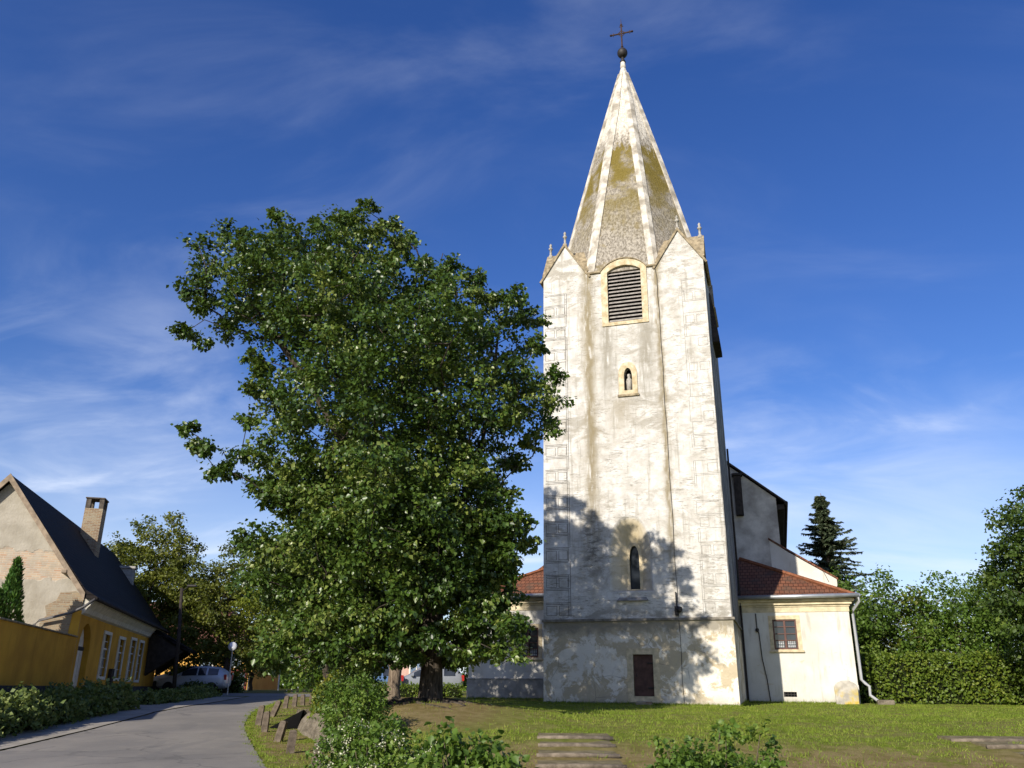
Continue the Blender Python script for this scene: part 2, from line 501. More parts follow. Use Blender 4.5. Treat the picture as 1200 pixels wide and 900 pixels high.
def m_spire():
    k = NT('mossy rendered spire'); v = k.tc(); x, y, z = k.sep(v)
    nz = k.noise(v, 1.1, 6); fine = k.noise(k.map(v, (1, 1, .55)), 12, 8, .68)
    streak = k.noise(k.map(v, (5, 5, .5)), 1.5, 6, .6)
    base = k.mix(k.step(fine, .38, .62), (.175, .153, .122), (.40, .365, .305))
    light = k.step(k.add(z, k.mul(k.math('SUBTRACT', streak, .5), 4.5)), 25.3, 26.4)
    base = k.mix(light, base, k.mix(k.step(fine, .35, .6), (.42, .38, .31), (.64, .60, .52)))
    zb = k.add(z, k.mul(k.math('SUBTRACT', streak, .5), 3.0))
    moss = k.mul(k.step(zb, 25.2, 24.8), k.step(zb, 18.5, 23.0))
    moss = k.mul(moss, k.step(k.add(nz, k.mul(fine, .35)), .52, .72))
    base = k.mix(k.mul(moss, .95), base, k.mix(fine, (.105, .08, .014), (.21, .16, .035)))
    m2 = k.mul(k.step(k.noise(v, 1.7, 5), .56, .66), k.step(z, 25, 20))
    base = k.mix(k.mul(m2, .55), base, (.20, .155, .06))
    rows = k.noise(k.map(v, (1, 1, 9)), 3, 5)
    return k.done(k.bsdf(base, .95, k.add(fine, rows), .8, .05, .08))
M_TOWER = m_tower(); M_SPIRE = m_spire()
M_RIB = simple('pale spire rib', (.57, .535, .465), .92, .28, 2.2, .5, .1, dark=(.27, .24, .19))
M_STONE = simple('mossy coping stone', (.30, .245, .16), .95, .45, 5, .6, .1)
M_FINIAL = simple('finial stone', (.36, .34, .30), .9, .35, 9, .4, .1)
M_OCHRE = simple('ochre painted stone frame', (.54, .475, .345), .9, .3, 4, .4, .1, dark=(.38, .30, .17))
M_FRAME_W = simple('pale stone frame', (.56, .47, .31), .9, .25, 6, .35, .1)
M_SLAT = simple('weathered louvre wood', (.30, .275, .25), .85, .3, 7, .3, .1)
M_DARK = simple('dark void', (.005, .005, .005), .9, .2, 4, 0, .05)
M_IRON = simple('dark wrought iron', (.018, .015, .014), .6, .3, 8, .1, .4)
M_RUSTIRON = simple('rusty iron', (.05, .028, .022), .75, .4, 8, .3, .3)
M_SGRAF_FAINT = simple('worn quoin line', (.27, .26, .235), .9, .3, 9, 0, .05)
M_SGRAF = simple('incised quoin line', (.075, .07, .065), .9, .35, 14, 0, .05)
M_DOOR = simple('brown iron door', (.085, .045, .035), .7, .4, 5, .2, .25)
M_CHURCH = None
def m_church():
    k = NT('cream church render'); v = k.tc(); x, y, z = k.sep(v)
    base = k.mix(k.step(k.noise(v, .9, 5), .3, .7), (.53, .51, .45), (.63, .615, .565))
    st = k.step(k.noise(k.map(v, (4, 4, .6)), 1.3, 6), .55, .72)
    base = k.mix(k.mul(st, .55), base, (.34, .31, .25))
    fl = k.step(k.noise(k.map(v, (1, 1, 1.8)), 1.6, 8, .68, .8), .60, .645)
    base = k.mix(k.mul(fl, k.mul(k.step(z, 3.2, 1.2), .8)), base, (.50, .43, .31))
    damp = k.step(k.add(z, k.mul(k.noise(v, 1.6, 4), .8)), .95, .35)
    base = k.mix(k.mul(damp, .6), base, (.30, .28, .23))
    f2 = k.noise(v, 24, 5)
    base = k.mix(k.mul(k.step(f2, .5, .8), .2), base, (.45, .41, .34))
    return k.done(k.bsdf(base, .92, k.noise(v, 10, 7), .35, .02, .12))
M_CHURCH = m_church()
M_NAVE = simple('grey stained nave render', (.50, .48, .43), .92, .32, 1.2, .4, .1, dark=(.30, .28, .25))
def m_tiles(name, a, b, c, row=.2, col=.18, axis='xz'):
    k = NT(name); v = k.tc(); x, y, z = k.sep(v)
    br = k.n('ShaderNodeTexBrick'); br.offset = .5
    cv = k.n('ShaderNodeCombineXYZ')
    if axis == 'xz': k.link(x, cv.inputs[0]); k.link(z, cv.inputs[1])
    else: k.link(y, cv.inputs[0]); k.link(z, cv.inputs[1])
    k.link(cv.outputs[0], br.inputs['Vector'])
    br.inputs['Scale'].default_value = 1.0; br.inputs['Brick Width'].default_value = col; br.inputs['Row Height'].default_value = row
    br.inputs['Mortar Size'].default_value = .012; br.inputs['Color1'].default_value = (*a, 1); br.inputs['Color2'].default_value = (*b, 1)
    br.inputs['Mortar'].default_value = (a[0] * .25, a[1] * .25, a[2] * .25, 1); br.inputs['Bias'].default_value = 0
    n = k.noise(v, 1.5, 6)
    colr = k.mix(k.mul(k.step(n, .45, .7), .65), br.outputs['Color'], c)
    # courses lapping: saw-tooth height
    saw = k.math('FRACT', k.math('DIVIDE', z, row))
    h = k.add(k.mul(saw, -.6), k.mul(br.outputs['Fac'], -.4))
    return k.done(k.bsdf(colr, .85, k.add(h, k.mul(n, .3)), .7, .03, .15))
M_TILE = m_tiles('red clay roof tiles', (.155, .062, .036), (.20, .085, .048), (.085, .062, .045), .17, .2)
M_TILE_DK = m_tiles('near-black clay roof tiles', (.012, .010, .010), (.02, .016, .015), (.009, .009, .009), .17, .2, 'yz')  # tile colour lowered to near black to carry the slope's shade
M_TILE_BR = m_tiles('brown far roof tiles', (.12, .055, .04), (.16, .07, .05), (.07, .05, .04), .25, .3)
M_ZINC = simple('zinc gutter', (.42, .44, .46), .45, .15, 3, .05, .5, .6)
M_ZINC_LT = simple('pale painted downpipe', (.34, .35, .36), .5, .12, 3, .05, .4)
M_DARKTIMBER = simple('dark eaves timber', (.045, .038, .034), .85, .35, 5, .2, .1)
M_WINFRAME = simple('maroon window frame', (.10, .045, .035), .6, .25, 6, .05, .3)
def m_glass(name, c, rough=.08):
    k = NT(name); v = k.tc()
    n = k.noise(v, 1.3, 3)
    return k.done(k.bsdf(k.mix(k.step(n, .35, .65), c, tuple(x * 1.7 for x in c)), rough, spec=.6))
M_GLASS = m_glass('dark window glass', (.02, .024, .03))
M_CURTAIN = simple('white lace curtain behind glass', (.36, .37, .38), .6, .3, 14, 0, .3)
M_LICHEN = None
def m_lichen():
    k = NT('lichen covered slab'); v = k.tc(); x, y, z = k.sep(v)
    n = k.noise(v, 4, 6)
    c = k.mix(k.step(n, .35, .65), (.30, .28, .24), (.46, .43, .37))
    c = k.mix(k.mul(k.step(k.noise(v, 2.2, 5), .44, .6), k.step(z, .75, .25)), c, (.44, .33, .06))
    return k.done(k.bsdf(c, .95, n, .5, .02, .1))
M_LICHEN = m_lichen()
def m_yellow(name, c, d, foot=None):
    k = NT(name); v = k.tc(); x, y, z = k.sep(v)
    n = k.noise(v, .8, 6)
    col = k.mix(k.step(n, .3, .7), d, c)
    st = k.step(k.noise(k.map(v, (3, 3, .5)), 1.6, 6), .52, .75)
    col = k.mix(k.mul(st, .35), col, tuple(q * .6 for q in d))
    g = k.noise(v, 18, 5)
    return k.done(k.bsdf(col, .9, g, .3, .02, .12))
M_YELLOW = m_yellow('ochre yellow render', (.60, .335, .045), (.44, .235, .035))
M_YELLOW_FAR = m_yellow('warm yellow render', (.62, .36, .09), (.54, .30, .07))
M_PINK = m_yellow('faded pink render', (.55, .36, .30), (.46, .30, .25))
M_PLINTH = simple('dark grey plinth', (.055, .055, .06), .9, .3, 4, .3, .15)
M_PLINTH_CH = simple('grey cement plinth', (.33, .32, .295), .92, .3, 3, .3, .1)
M_WHITE = simple('old white paint', (.66, .64, .58), .7, .18, 6, .1, .25)
M_CORNICE = simple('pale cornice plaster', (.56, .53, .46), .9, .2, 4, .2, .12)
def m_gable():
    k = NT('patched gable render'); v = k.tc(); x, y, z = k.sep(v)
    n = k.noise(v, 1.5, 7, .6)
    col = k.mix(k.step(n, .3, .7), (.31, .28, .225), (.43, .395, .33))
    g = k.noise(v, 12, 6, .65)
    col = k.mix(k.mul(k.step(g, .45, .7), .4), col, (.28, .24, .18))
    br = k.n('ShaderNodeTexBrick'); cv = k.n('ShaderNodeCombineXYZ'); k.link(x, cv.inputs[0]); k.link(z, cv.inputs[1]); k.link(cv.outputs[0], br.inputs['Vector'])
    br.inputs['Scale'].default_value = 1; br.inputs['Brick Width'].default_value = .28; br.inputs['Row Height'].default_value = .085
    br.inputs['Mortar Size'].default_value = .012
    br.inputs['Color1'].default_value = (.42, .25, .16, 1); br.inputs['Color2'].default_value = (.52, .40, .28, 1); br.inputs['Mortar'].default_value = (.50, .44, .34, 1)
    zz = k.add(z, k.mul(k.math('SUBTRACT', k.noise(v, 2.2, 5), .5), .7))
    band = k.mul(k.step(zz, 4.62, 4.68), k.step(zz, 5.74, 5.66))
    col = k.mix(k.mul(band, k.add(.35, k.mul(k.step(k.noise(v, 3.2, 5), .4, .6), .5))), col, br.outputs['Color'])
    h = k.mix(band, g, k.mul(br.outputs['Fac'], -1.0))
    return k.done(k.bsdf(col, .95, h, .6, .03, .08))
M_GABLE = m_gable()
def m_brick(name, a, b, mort):
    k = NT(name); v = k.tc(); x, y, z = k.sep(v)
    br = k.n('ShaderNodeTexBrick'); cv = k.n('ShaderNodeCombineXYZ'); k.link(k.add(x, y), cv.inputs[0]); k.link(z, cv.inputs[1]); k.link(cv.outputs[0], br.inputs['Vector'])
    br.inputs['Scale'].default_value = 1; br.inputs['Brick Width'].default_value = .25; br.inputs['Row Height'].default_value = .08
    br.inputs['Mortar Size'].default_value = .014
    br.inputs['Color1'].default_value = (*a, 1); br.inputs['Color2'].default_value = (*b, 1); br.inputs['Mortar'].default_value = (*mort, 1)
    n = k.noise(v, 3, 6)
    col = k.mix(k.mul(k.step(n, .48, .62), .7), br.outputs['Color'], mort)
    return k.done(k.bsdf(col, .92, k.add(k.mul(br.outputs['Fac'], -.7), k.mul(n, .5)), .7, .03, .1))
M_BRICK = m_brick('old chimney brick', (.20, .115, .07), (.32, .22, .13), (.33, .29, .21))
M_RUBBLE = m_brick('crumbling rubble', (.24, .16, .10), (.36, .27, .17), (.30, .26, .19))
M_VERGE = simple('weathered verge board', (.30, .235, .17), .9, .3, 5, .3, .1)
M_WOODPOST = simple('weathered grey post wood', (.13, .105, .08), .95, .4, 9, .5, .1)
M_LOG = simple('old log step wood', (.17, .14, .105), .95, .4, 8, .5, .1)
M_BARK = None
def m_bark(name, a, b):
    k = NT(name); v = k.tc()
    n = k.noise(k.map(v, (6, 6, 1.2)), 2.4, 7, .65)
    col = k.mix(k.step(n, .35, .65), a, b)
    return k.done(k.bsdf(col, .95, n, .9, .05, .08))
M_BARK = m_bark('furrowed linden bark', (.030, .025, .020), (.095, .078, .062))
M_BARK_LT = m_bark('pale brown bark', (.10, .075, .055), (.24, .19, .14))
M_LINDEN = leaf_mat('linden leaf', (.018, .040, .008), (.057, .104, .015), (.19, .225, .05), .18, .38, .4)
M_LEAF_A = leaf_mat('olive street tree leaf', (.045, .062, .010), (.105, .125, .016), (.20, .20, .035), .3)
M_LEAF_B = leaf_mat('bright yellow green leaf', (.075, .11, .012), (.14, .18, .018), (.25, .24, .035), .32)
M_LEAF_C = leaf_mat('fresh green shrub leaf', (.05, .095, .014), (.095, .165, .022), (.19, .25, .045), .32)
M_LEAF_D = leaf_mat('dark maple leaf', (.022, .045, .008), (.055, .095, .013), (.12, .16, .028), .24)
M_HEDGE = leaf_mat('clipped hedge leaf', (.060, .10, .012), (.105, .16, .016), (.19, .22, .03), .28)
M_JUNIPER = leaf_mat('juniper spray', (.05, .085, .02), (.11, .15, .035), (.24, .27, .09), .2, .6)
M_THUJA = leaf_mat('thuja spray', (.025, .07, .012), (.05, .13, .018), (.10, .18, .03), .2, .6)
M_SPRUCE = leaf_mat('spruce needle spray', (.036, .058, .03), (.08, .11, .055), (.16, .175, .10), .12, .6)
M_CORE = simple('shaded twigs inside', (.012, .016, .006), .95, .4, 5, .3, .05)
M_FLOWER = leaf_mat('cream flower', (.45, .45, .30), (.55, .54, .38), (.65, .64, .48), .2)
M_GRASS = leaf_mat('grass blade', (.11, .155, .018), (.165, .235, .024), (.28, .29, .06), .3, .6, .2)
def m_ground():
    k = NT('mown grass and bare earth'); v = k.tc(); x, y, z = k.sep(v)
    n1 = k.noise(v, .55, 5, .6); n2 = k.noise(v, 3.5, 6, .65); n3 = k.noise(v, 28, 5, .7); n4 = k.noise(v, 120, 3, .7)
    g = k.mix(k.step(n2, .3, .7), (.12, .165, .016), (.20, .245, .03))
    g = k.mix(k.mul(k.step(n3, .4, .7), .55), g, (.06, .085, .012))
    dry = k.mix(k.step(n2, .35, .65), (.17, .135, .05), (.25, .195, .095))
    dry = k.mix(k.mul(k.step(n3, .5, .75), .5), dry, (.10, .075, .035))
    # the slope above the steps is scorched and worn
    slope = k.mul(k.step(y, 17.6, 14.6), k.step(y, 7.0, 11.0))
    worn = k.step(k.add(n1, k.mul(n2, .5)), .60, .86)
    d = k.math('MAXIMUM', k.mul(slope, k.step(k.add(n1, k.mul(n2, .6)), .52, .78)), k.mul(worn, .55))
    # trodden ground round the linden
    dx = k.math('SUBTRACT', x, -2.4); dy = k.math('SUBTRACT', y, 20.6)
    rr = k.math('SQRT', k.add(k.mul(dx, dx), k.mul(k.mul(dy, dy), .45)))
    d = k.math('MAXIMUM', d, k.step(k.add(rr, k.mul(n2, 1.6)), 3.9, 2.4))
    # verge beside the lane
    vg = k.step(x, -2.6, -4.0)
    d = k.math('MAXIMUM', d, k.mul(vg, k.step(k.add(n1, k.mul(n2, .6)), .62, .9)))
    c = k.mix(d, g, dry)
    c = k.mix(k.mul(k.step(n4, .5, .8), .4), c, (.05, .05, .02))
    h = k.add(k.mul(n3, .6), k.mul(n4, .6))
    return k.done(k.bsdf(c, .95, h, .8, .04, .05))
M_GROUND = m_ground()
def m_asphalt():
    k = NT('worn asphalt'); v = k.tc()
    n1 = k.noise(v, .5, 6, .6); n2 = k.noise(v, 60, 3, .7); n3 = k.noise(k.map(v, (2.4, .35, 1), rot=(0, 0, -.25)), 1.2, 6)
    c = k.mix(k.step(n1, .3, .7), (.165, .155, .142), (.225, .208, .184))
    c = k.mix(k.mul(k.step(n3, .5, .75), .35), c, (.15, .147, .142))
    c = k.mix(k.mul(k.step(n2, .5, .8), .4), c, (.38, .355, .32))
    vo = k.n('ShaderNodeTexVoronoi'); vo.feature = 'DISTANCE_TO_EDGE'; vo.inputs['Scale'].default_value = .42
    wv = k.n('ShaderNodeVectorMath'); wv.operation = 'ADD'
    nz = k.n('ShaderNodeTexNoise'); nz.inputs['Scale'].default_value = 1.1; nz.inputs['Detail'].default_value = 6; k.link(v, nz.inputs['Vector'])
    k.link(v, wv.inputs[0]); k.link(nz.outputs['Color'], wv.inputs[1]); k.link(wv.outputs[0], vo.inputs['Vector'])
    ck = k.mul(k.step(vo.outputs['Distance'], .022, .006), k.step(k.noise(v, .35, 2), .44, .54))
    c = k.mix(k.mul(ck, .5), c, (.09, .087, .082))
    pt = k.step(k.noise(k.map(v, (.5, .16, 1), rot=(0, 0, -.25)), 1.0, 4, .5, .3), .58, .60)
    c = k.mix(k.mul(pt, .35), c, (.135, .13, .125))
    sx = k.sep(v); 
    c = k.mix(k.mul(k.step(k.noise(v, 2.6, 7, .7), .56, .72), .35), c, (.33, .29, .22))
    return k.done(k.bsdf(c, .9, n2, .4, .01, .2))
M_ASPHALT = m_asphalt()
M_PAVE = simple('pale concrete paving', (.30, .275, .235), .92, .2, 1.5, .2, .15)
M_CONC0 = simple('rough retaining concrete', (.20, .17, .13), .95, .45, 3.5, .9, .08, dark=(.10, .085, .065))

def m_conc():
    k = NT('mossy cellar concrete'); v = k.map(k.tc(), (1, .28, 1))
    n = k.noise(v, 3.2, 8, .68); g = k.noise(v, 16, 6, .7)
    c = k.mix(k.step(n, .35, .65), (.10, .085, .062), (.24, .205, .155))
    c = k.mix(k.mul(k.step(g, .52, .7), .6), c, (.30, .265, .21))
    c = k.mix(k.mul(k.step(k.noise(v, 1.7, 5), .55, .68), .7), c, (.10, .105, .03))
    return k.done(k.bsdf(c, .95, k.add(n, g), .9, .06, .08))
M_CONC = m_conc()
# ------------------------------------------------------------------ terrain
def sm(x, a, b):
    t = np.clip((np.asarray(x, float) - a) / (b - a), 0, 1); return t * t * (3 - 2 * t)
def road_z(Y): return np.interp(Y, [-40, 0, 12, 20, 25, 31, 40, 55, 70, 100, 300], [.05, .12, .22, .35, .55, .85, 1.0, 1.4, 1.52, 1.6, 1.65])
def lawn_z(Y): return np.interp(Y, [-40, 0, 8, 11, 13, 16, 22, 33, 40, 60, 300], [.05, .10, .12, .22, .43, .87, 1.1, 1.26, 1.34, 1.5, 1.65])
def wall_x(Y): return np.interp(Y, [0, 8, 13, 17.6, 21.4, 25, 30, 40, 60, 120], [2.0, .0, -1.4, -2.9, -4.25, -5.5, -6.8, -7.9, -8.6, -10])
def H(x, Y):
    x = np.asarray(x, float); Y = np.asarray(Y, float)
    r = road_z(Y); l = lawn_z(Y) + .34 * np.exp(-((x + 2.0) ** 2 + (Y - 22) ** 2) / 9.0)
    s = sm(x - wall_x(Y), .2, .95)
    z = r * (1 - s) + l * s
    s2 = sm(-16.37 + .247 * (33 - Y) + 1.1 - x, 0, 1.3) * sm(Y, 20, 27) * (1 - sm(Y, 50, 60))
    return z * (1 - s2) + np.maximum(z, 1.2) * s2
R_EDGE = [(-40, 6.0), (0, 3.0), (8, -1.2), (13, -3.0), (17, -4.5), (21.3, -6.0), (25, -7.3), (27, -7.9), (30, -8.7), (34, -9.6), (38.5, -10.4), (45, -11.4), (49, -12.0)]
L_EDGE = [(-40, -9), (0, -9.5), (10, -10.6), (20, -11.1), (25, -11.6), (30, -12.1), (37, -13.2), (43, -13.7), (49, -14.2)]
def r_edge(Y): return np.interp(Y, *zip(*R_EDGE))
def l_edge(Y): return np.interp(Y, *zip(*L_EDGE))

xs = np.unique(np.concatenate([np.linspace(-700, -70, 12), np.linspace(-70, -25, 16), np.arange(-25, 26, .4), np.linspace(26, 70, 16), np.linspace(70, 700, 12)]))
ys = np.unique(np.concatenate([np.linspace(-60, 4, 14), np.arange(4, 46, .4), np.linspace(46, 110, 30), np.linspace(110, 1200, 14)]))
GX, GY = np.meshgrid(xs, ys)
GZ = H(GX, GY)
on_road = (sm(GX - l_edge(GY), -.1, .5) * (1 - sm(GX - r_edge(GY), -.5, .1))) * (GY < 49.5)
GZ = GZ - .05 * on_road
GZ += rng.normal(size=GZ.shape) * .012 * (1 - on_road) * (np.abs(GX) < 25)
nx, ny = len(xs), len(ys)
ii = (np.arange(ny - 1)[:, None] * nx + np.arange(nx - 1)[None, :]).ravel()
ground = mesh_np('ground', np.stack([GX, GY, GZ], -1).reshape(-1, 3), np.stack([ii, ii + 1, ii + nx + 1, ii + nx], 1), M_GROUND, smooth=True)
tag(ground, kind='structure')

def strip_sheet(name, le, re, Y, mat, lift, jit=.0, nseg=10, kind='structure'):
    V = []; n = nseg + 1
    for y in Y:
        a, b = le(y), re(y)
        a += rng.normal() * jit; b += rng.normal() * jit
        for t in np.linspace(0, 1, n):
            x = a + (b - a) * t; V.append((x, y, float(H(x, y)) + lift))
    m = len(Y); i = (np.arange(m - 1)[:, None] * n + np.arange(nseg)[None, :]).ravel()
    o = mesh_np(name, np.array(V), np.stack([i, i + 1, i + n + 1, i + n], 1), mat, smooth=True)
    return tag(o, kind=kind)
strip_sheet('road', lambda y: float(l_edge(y)), lambda y: float(r_edge(y)), np.concatenate([np.arange(-40, 4, 2.0), np.arange(4, 49.1, .25)]), M_ASPHALT, .012, .018)
# crossing street at the far end
V = []
for x in np.arange(-60, 41, 4.0):
    for y in (49.0, 51, 53.5):
        V.append((x, y, float(H(-11.5, y)) + .02))
i = (np.arange(25)[:, None] * 3 + np.arange(2)[None, :]).ravel()
tag(mesh_np('side_street', np.array(V), np.stack([i, i + 3, i + 4, i + 1], 1), M_ASPHALT), kind='structure')
strip_sheet('pavement', lambda y: float(l_edge(y)) - 1.7 - .03 * (y - 20), lambda y: float(l_edge(y)) - .03, np.arange(15, 48, .4), M_PAVE, .035, .0, 4)

# ------------------------------------------------------------------ the church
TH = .2986
X0, Y0, ZB = 1.2633, 32.8064, 1.20
church = thing('church', 'old white church with tall stone spired tower and low tiled side annexes', 'church', (X0, Y0, ZB), -TH)
OFF = (0, 0, -ZB)
def cm(): return MB(OFF)
def fvz(z): return .0038 * (z - 1.26)
def arc(u0, u1, zs, rise, n=10):
    c = (u0 + u1) / 2; w = (u1 - u0) / 2; r = (w * w + rise * rise) / (2 * rise); a = math.asin(min(1, w / r))
    return [(c + r * math.sin(a - 2 * a * i / n), zs + r * math.cos(a - 2 * a * i / n) - (r - rise)) for i in range(n + 1)]
def ogive(u0, u1, z0, zs, zt, n=7):
    c = (u0 + u1) / 2; pts = [(u0, z0), (u1, z0)]
    for i in range(n + 1):
        t = i / n; pts.append((u1 + (c - u1) * (t ** 1.75), zs + (zt - zs) * math.sin(t * math.pi / 2) ** .95 if t < 1 else zt))
    for i in range(n - 1, -1, -1):
        t = i / n; pts.append((u0 + (c - u0) * (t ** 1.75), zs + (zt - zs) * math.sin(t * math.pi / 2) ** .95))
    return pts
def ring_y(mb, outer, inner, y0, y1):
    """frame between two outlines with equal point counts"""
    n = len(outer)
    vs = [(x, y0, z) for x, z in outer] + [(x, y0, z) for x, z in inner] + [(x, y1, z) for x, z in outer] + [(x, y1, z) for x, z in inner]
    fs = []
    for k in range(n):
        j = (k + 1) % n
        fs += [(k, j, n + j, n + k), (2 * n + k, 3 * n + k, 3 * n + j, 2 * n + j), (k, 2 * n + k, 2 * n + j, j), (n + k, n + j, 3 * n + j, 3 * n + k)]
    mb.add(vs, fs); return mb

# tower shaft, subdivided up its height so the edges are slightly uneven
rings = []
for z in np.linspace(.7, 18.6, 2):
    s = fvz(z)
    rings.append([(s, s, z), (7 - s, s, z), (7 - s, 7 - s, z), (s, 7 - s, z)])
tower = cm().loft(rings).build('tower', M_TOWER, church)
tag(tower, 'tall white plastered bell tower with stained walls')
lv_cut = cm().box(2.89, 4.32, -.3, .22, 16.2, 19.2)
lan_o = ogive(2.60, 4.22, 5.18, 6.75, 8.06); lan_i = ogive(3.27, 3.72, 5.28, 6.45, 6.98)
lan_cut = cm().loft([[(x + (x - 3.41) * .25, -.25, z + (z - 6.4) * .12) for x, z in lan_o], [(x, .02, z) for x, z in lan_o], [(x, .46, z) for x, z in lan_i], [(x, .8, z) for x, z in lan_i]])
ni_i = ogive(3.44, 3.77, 13.12, 13.72, 14.09)
ni_cut = cm().prism_v(ni_i, -.3, .38)
dr_cut = cm().box(3.36, 4.08, -.3, .16, 1.52, 2.95)
slv_cut = cm().box(6.7, 7.4, 2.75, 4.25, 16.2, 18.5)
cut(tower, [lv_cut, lan_cut, ni_cut, dr_cut])

# ledge (dark drip moulding)
mb = cm()
for a, b_, c, d_ in ((-.05, 7.05, -.05, .02), (6.98, 7.05, .02, 7.0), (-.05, .02, .02, 7.0)):
    mb.box(a, b_, c, d_, 4.12, 4.21)
mb.build('ledge', simple('dark ledge stone', (.22, .20, .165), .95, .45, 4, .5, .1), tower)

# sgraffito quoins, thin incised double lines
def quoin_side(mb, u0, u1, z0, z1, keep):
    course = .52; n = int((z1 - z0) / course)
    def hl(a, b, z, w=.017):
        s = fvz(z) - .003; mb.box(a, b, s, s + .02, z - w / 2, z + w / 2)
    def vl(u, a, b, w=.017):
        k = max(1, int((b - a) / 1.0)); 
        for q in range(k):
            za, zb_ = a + (b - a) * q / k, a + (b - a) * (q + 1) / k
            s = fvz((za + zb_) / 2) - .004; mb.box(u - w / 2, u + w / 2, s, s + .02, za, zb_)
    left = u0 < 3
    inner, outer = (u1, u0) if left else (u0, u1)
    d = -1 if left else 1
    for i in range(n):
        a, b = z0 + i * course, z0 + (i + 1) * course
        if random.random() < keep: vl(inner, a, b); 
        if random.random() < keep: vl(inner + d * .07, a + .02, b - .02)
        if random.random() < keep: hl(u0 + .02, u1 - .02, b)
        if random.random() < keep * .9: hl(u0 + .02, u1 - .09, b - .055)
        if i % 2 == 0:
            m = (u0 + u1) / 2
            for (p, q) in ((u0 + .05, m - .05), (m + .05, u1 - .10)) if left else ((u0 + .1, m - .05), (m + .05, u1 - .05)):
                if random.random() > keep: continue
                hl(p, q, a + .06, .014); hl(p, q, b - .12, .014)
                vl(p, a + .06, b - .12, .014); vl(q, a + .06, b - .12, .014)
mb = cm(); quoin_side(mb, .09, 1.08, 4.30, 18.1, .93); mb.build('quoin_lines', M_SGRAF, tower)
mb = cm(); quoin_side(mb, 5.98, 6.92, 4.30, 18.1, .66); mb.build('quoin_lines', M_SGRAF_FAINT, tower)

# louvred bell opening in front, the same on the right side
def louvre(parent, T, name='louvre_window'):
    def tb(mb): mb.v = [T(*p) for p in mb.v]; return mb
    fo = [(2.62, 16.05), (4.57, 16.05), (4.57, 18.62)] + arc(2.62, 4.57, 18.62, .50, 12)[1:-1] + [(2.62, 18.62)]
    fi = [(2.89, 16.2), (4.32, 16.2), (4.32, 18.55)] + arc(2.89, 4.32, 18.55, .27, 12)[1:-1] + [(2.89, 18.55)]
    fr = tb(ring_y(cm(), fo, fi, -.05, .2)).build('louvre_frame', M_OCHRE, parent)
    cap = cm(); ao, ai = arc(2.60, 4.59, 18.64, .54, 12), arc(2.62, 4.57, 18.625, .505, 12)
    ring_y(cap, ao + ai[::-1], ao + ai[::-1], -.09, .2)
    poly = ao + ai[::-1]
    cap = cm()
    for i in range(12):
        q = [ao[i], ao[i + 1], ai[i + 1], ai[i]]
        cap.prism_v(q, -.09, .22)
    tb(cap).build('louvre_hood', M_STONE, parent)
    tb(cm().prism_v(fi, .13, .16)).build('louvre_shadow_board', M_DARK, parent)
    sl = cm(); nS = 15
    for i in range(nS):
        z = 16.26 + i * .168
        w = 0 if z < 18.55 else .18 * ((z - 18.55) / .27) + .1
        sl.add([(2.89 + w, .045, z), (4.32 - w, .045, z), (4.32 - w, .125, z + .085), (2.89 + w, .125, z + .085),
                (2.89 + w, .045, z + .022), (4.32 - w, .045, z + .022), (4.32 - w, .125, z + .107), (2.89 + w, .125, z + .107)],
               [(3, 2, 1, 0), (4, 5, 6, 7), (0, 1, 5, 4), (1, 2, 6, 5), (2, 3, 7, 6), (3, 0, 4, 7)])
    tb(sl).build('louvre_slats', M_SLAT, parent)
louvre(tower, lambda x, y, z: (x, y + fvz(17), z))
# wind-thrown dark shutters on the side opening
mb = cm(); mb.loft([[(6.95, 2.55, 15.9), (7.24, 2.60, 15.9), (7.24, 4.5, 15.9), (6.95, 4.55, 15.9)], [(6.95, 2.55, 16.2), (7.24, 2.60, 16.1), (7.24, 4.5, 16.1), (6.95, 4.55, 16.2)], [(6.95, 2.6, 18.3), (7.02, 2.7, 18.2), (7.02, 4.4, 18.2), (6.95, 4.5, 18.3)]])
mb.build('side_shutter', M_DARKTIMBER, tower)

# small ogee niche with its ochre frame and a statue-like stone inside
fo = [(3.2, 12.93), (4.0, 12.93)] ; 
mb = cm(); ring_y(mb, ogive(3.22, 3.98, 12.95, 13.85, 14.36), ni_i, .0, .16); mb.build('niche_frame', M_OCHRE, tower)
mb = cm(); mb.bevbox(3.16, 4.04, -.02, .14, 12.86, 12.96, .015); mb.build('niche_sill', M_STONE, tower)
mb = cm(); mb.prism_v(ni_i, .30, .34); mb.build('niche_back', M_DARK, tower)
mb = cm(); mb.lathe([(.03, 13.12), (.12, 13.13), (.11, 13.4), (.13, 13.55), (.10, 13.66), (.05, 13.7), (.075, 13.77), (.07, 13.86), (.0, 13.9)], (3.62, .20, 0), 10)
mb.build('niche_figure', M_FINIAL, tower, True)

# lancet window in its deep splay
mb = cm(); mb.prism_v(lan_i, .60, .63); mb.build('lancet_glass', M_GLASS, tower)
mb = cm(); ring_y(mb, ogive(3.20, 3.79, 5.2, 6.48, 7.07), ogive(3.31, 3.68, 5.3, 6.44, 6.93), .40, .50); mb.build('lancet_frame', M_FRAME_W, tower)
mb = cm(); mb.add([(2.86, -.10, 4.84), (4.02, -.10, 4.84), (3.92, .04, 5.0), (2.96, .04, 5.0), (3.18, .48, 5.3), (3.80, .48, 5.3), (2.86, .2, 4.84), (4.02, .2, 4.84), (3.24, .06, 5.02), (3.74, .06, 5.02)],
       [(0, 1, 2, 3), (3, 2, 5, 4), (0, 3, 4, 6), (1, 7, 5, 2), (0, 6, 7, 1), (6, 4, 5, 7)])
mb.build('lancet_sill', simple('grey sill stone', (.27, .25, .215), .95, .4, 5, .5, .1), tower)

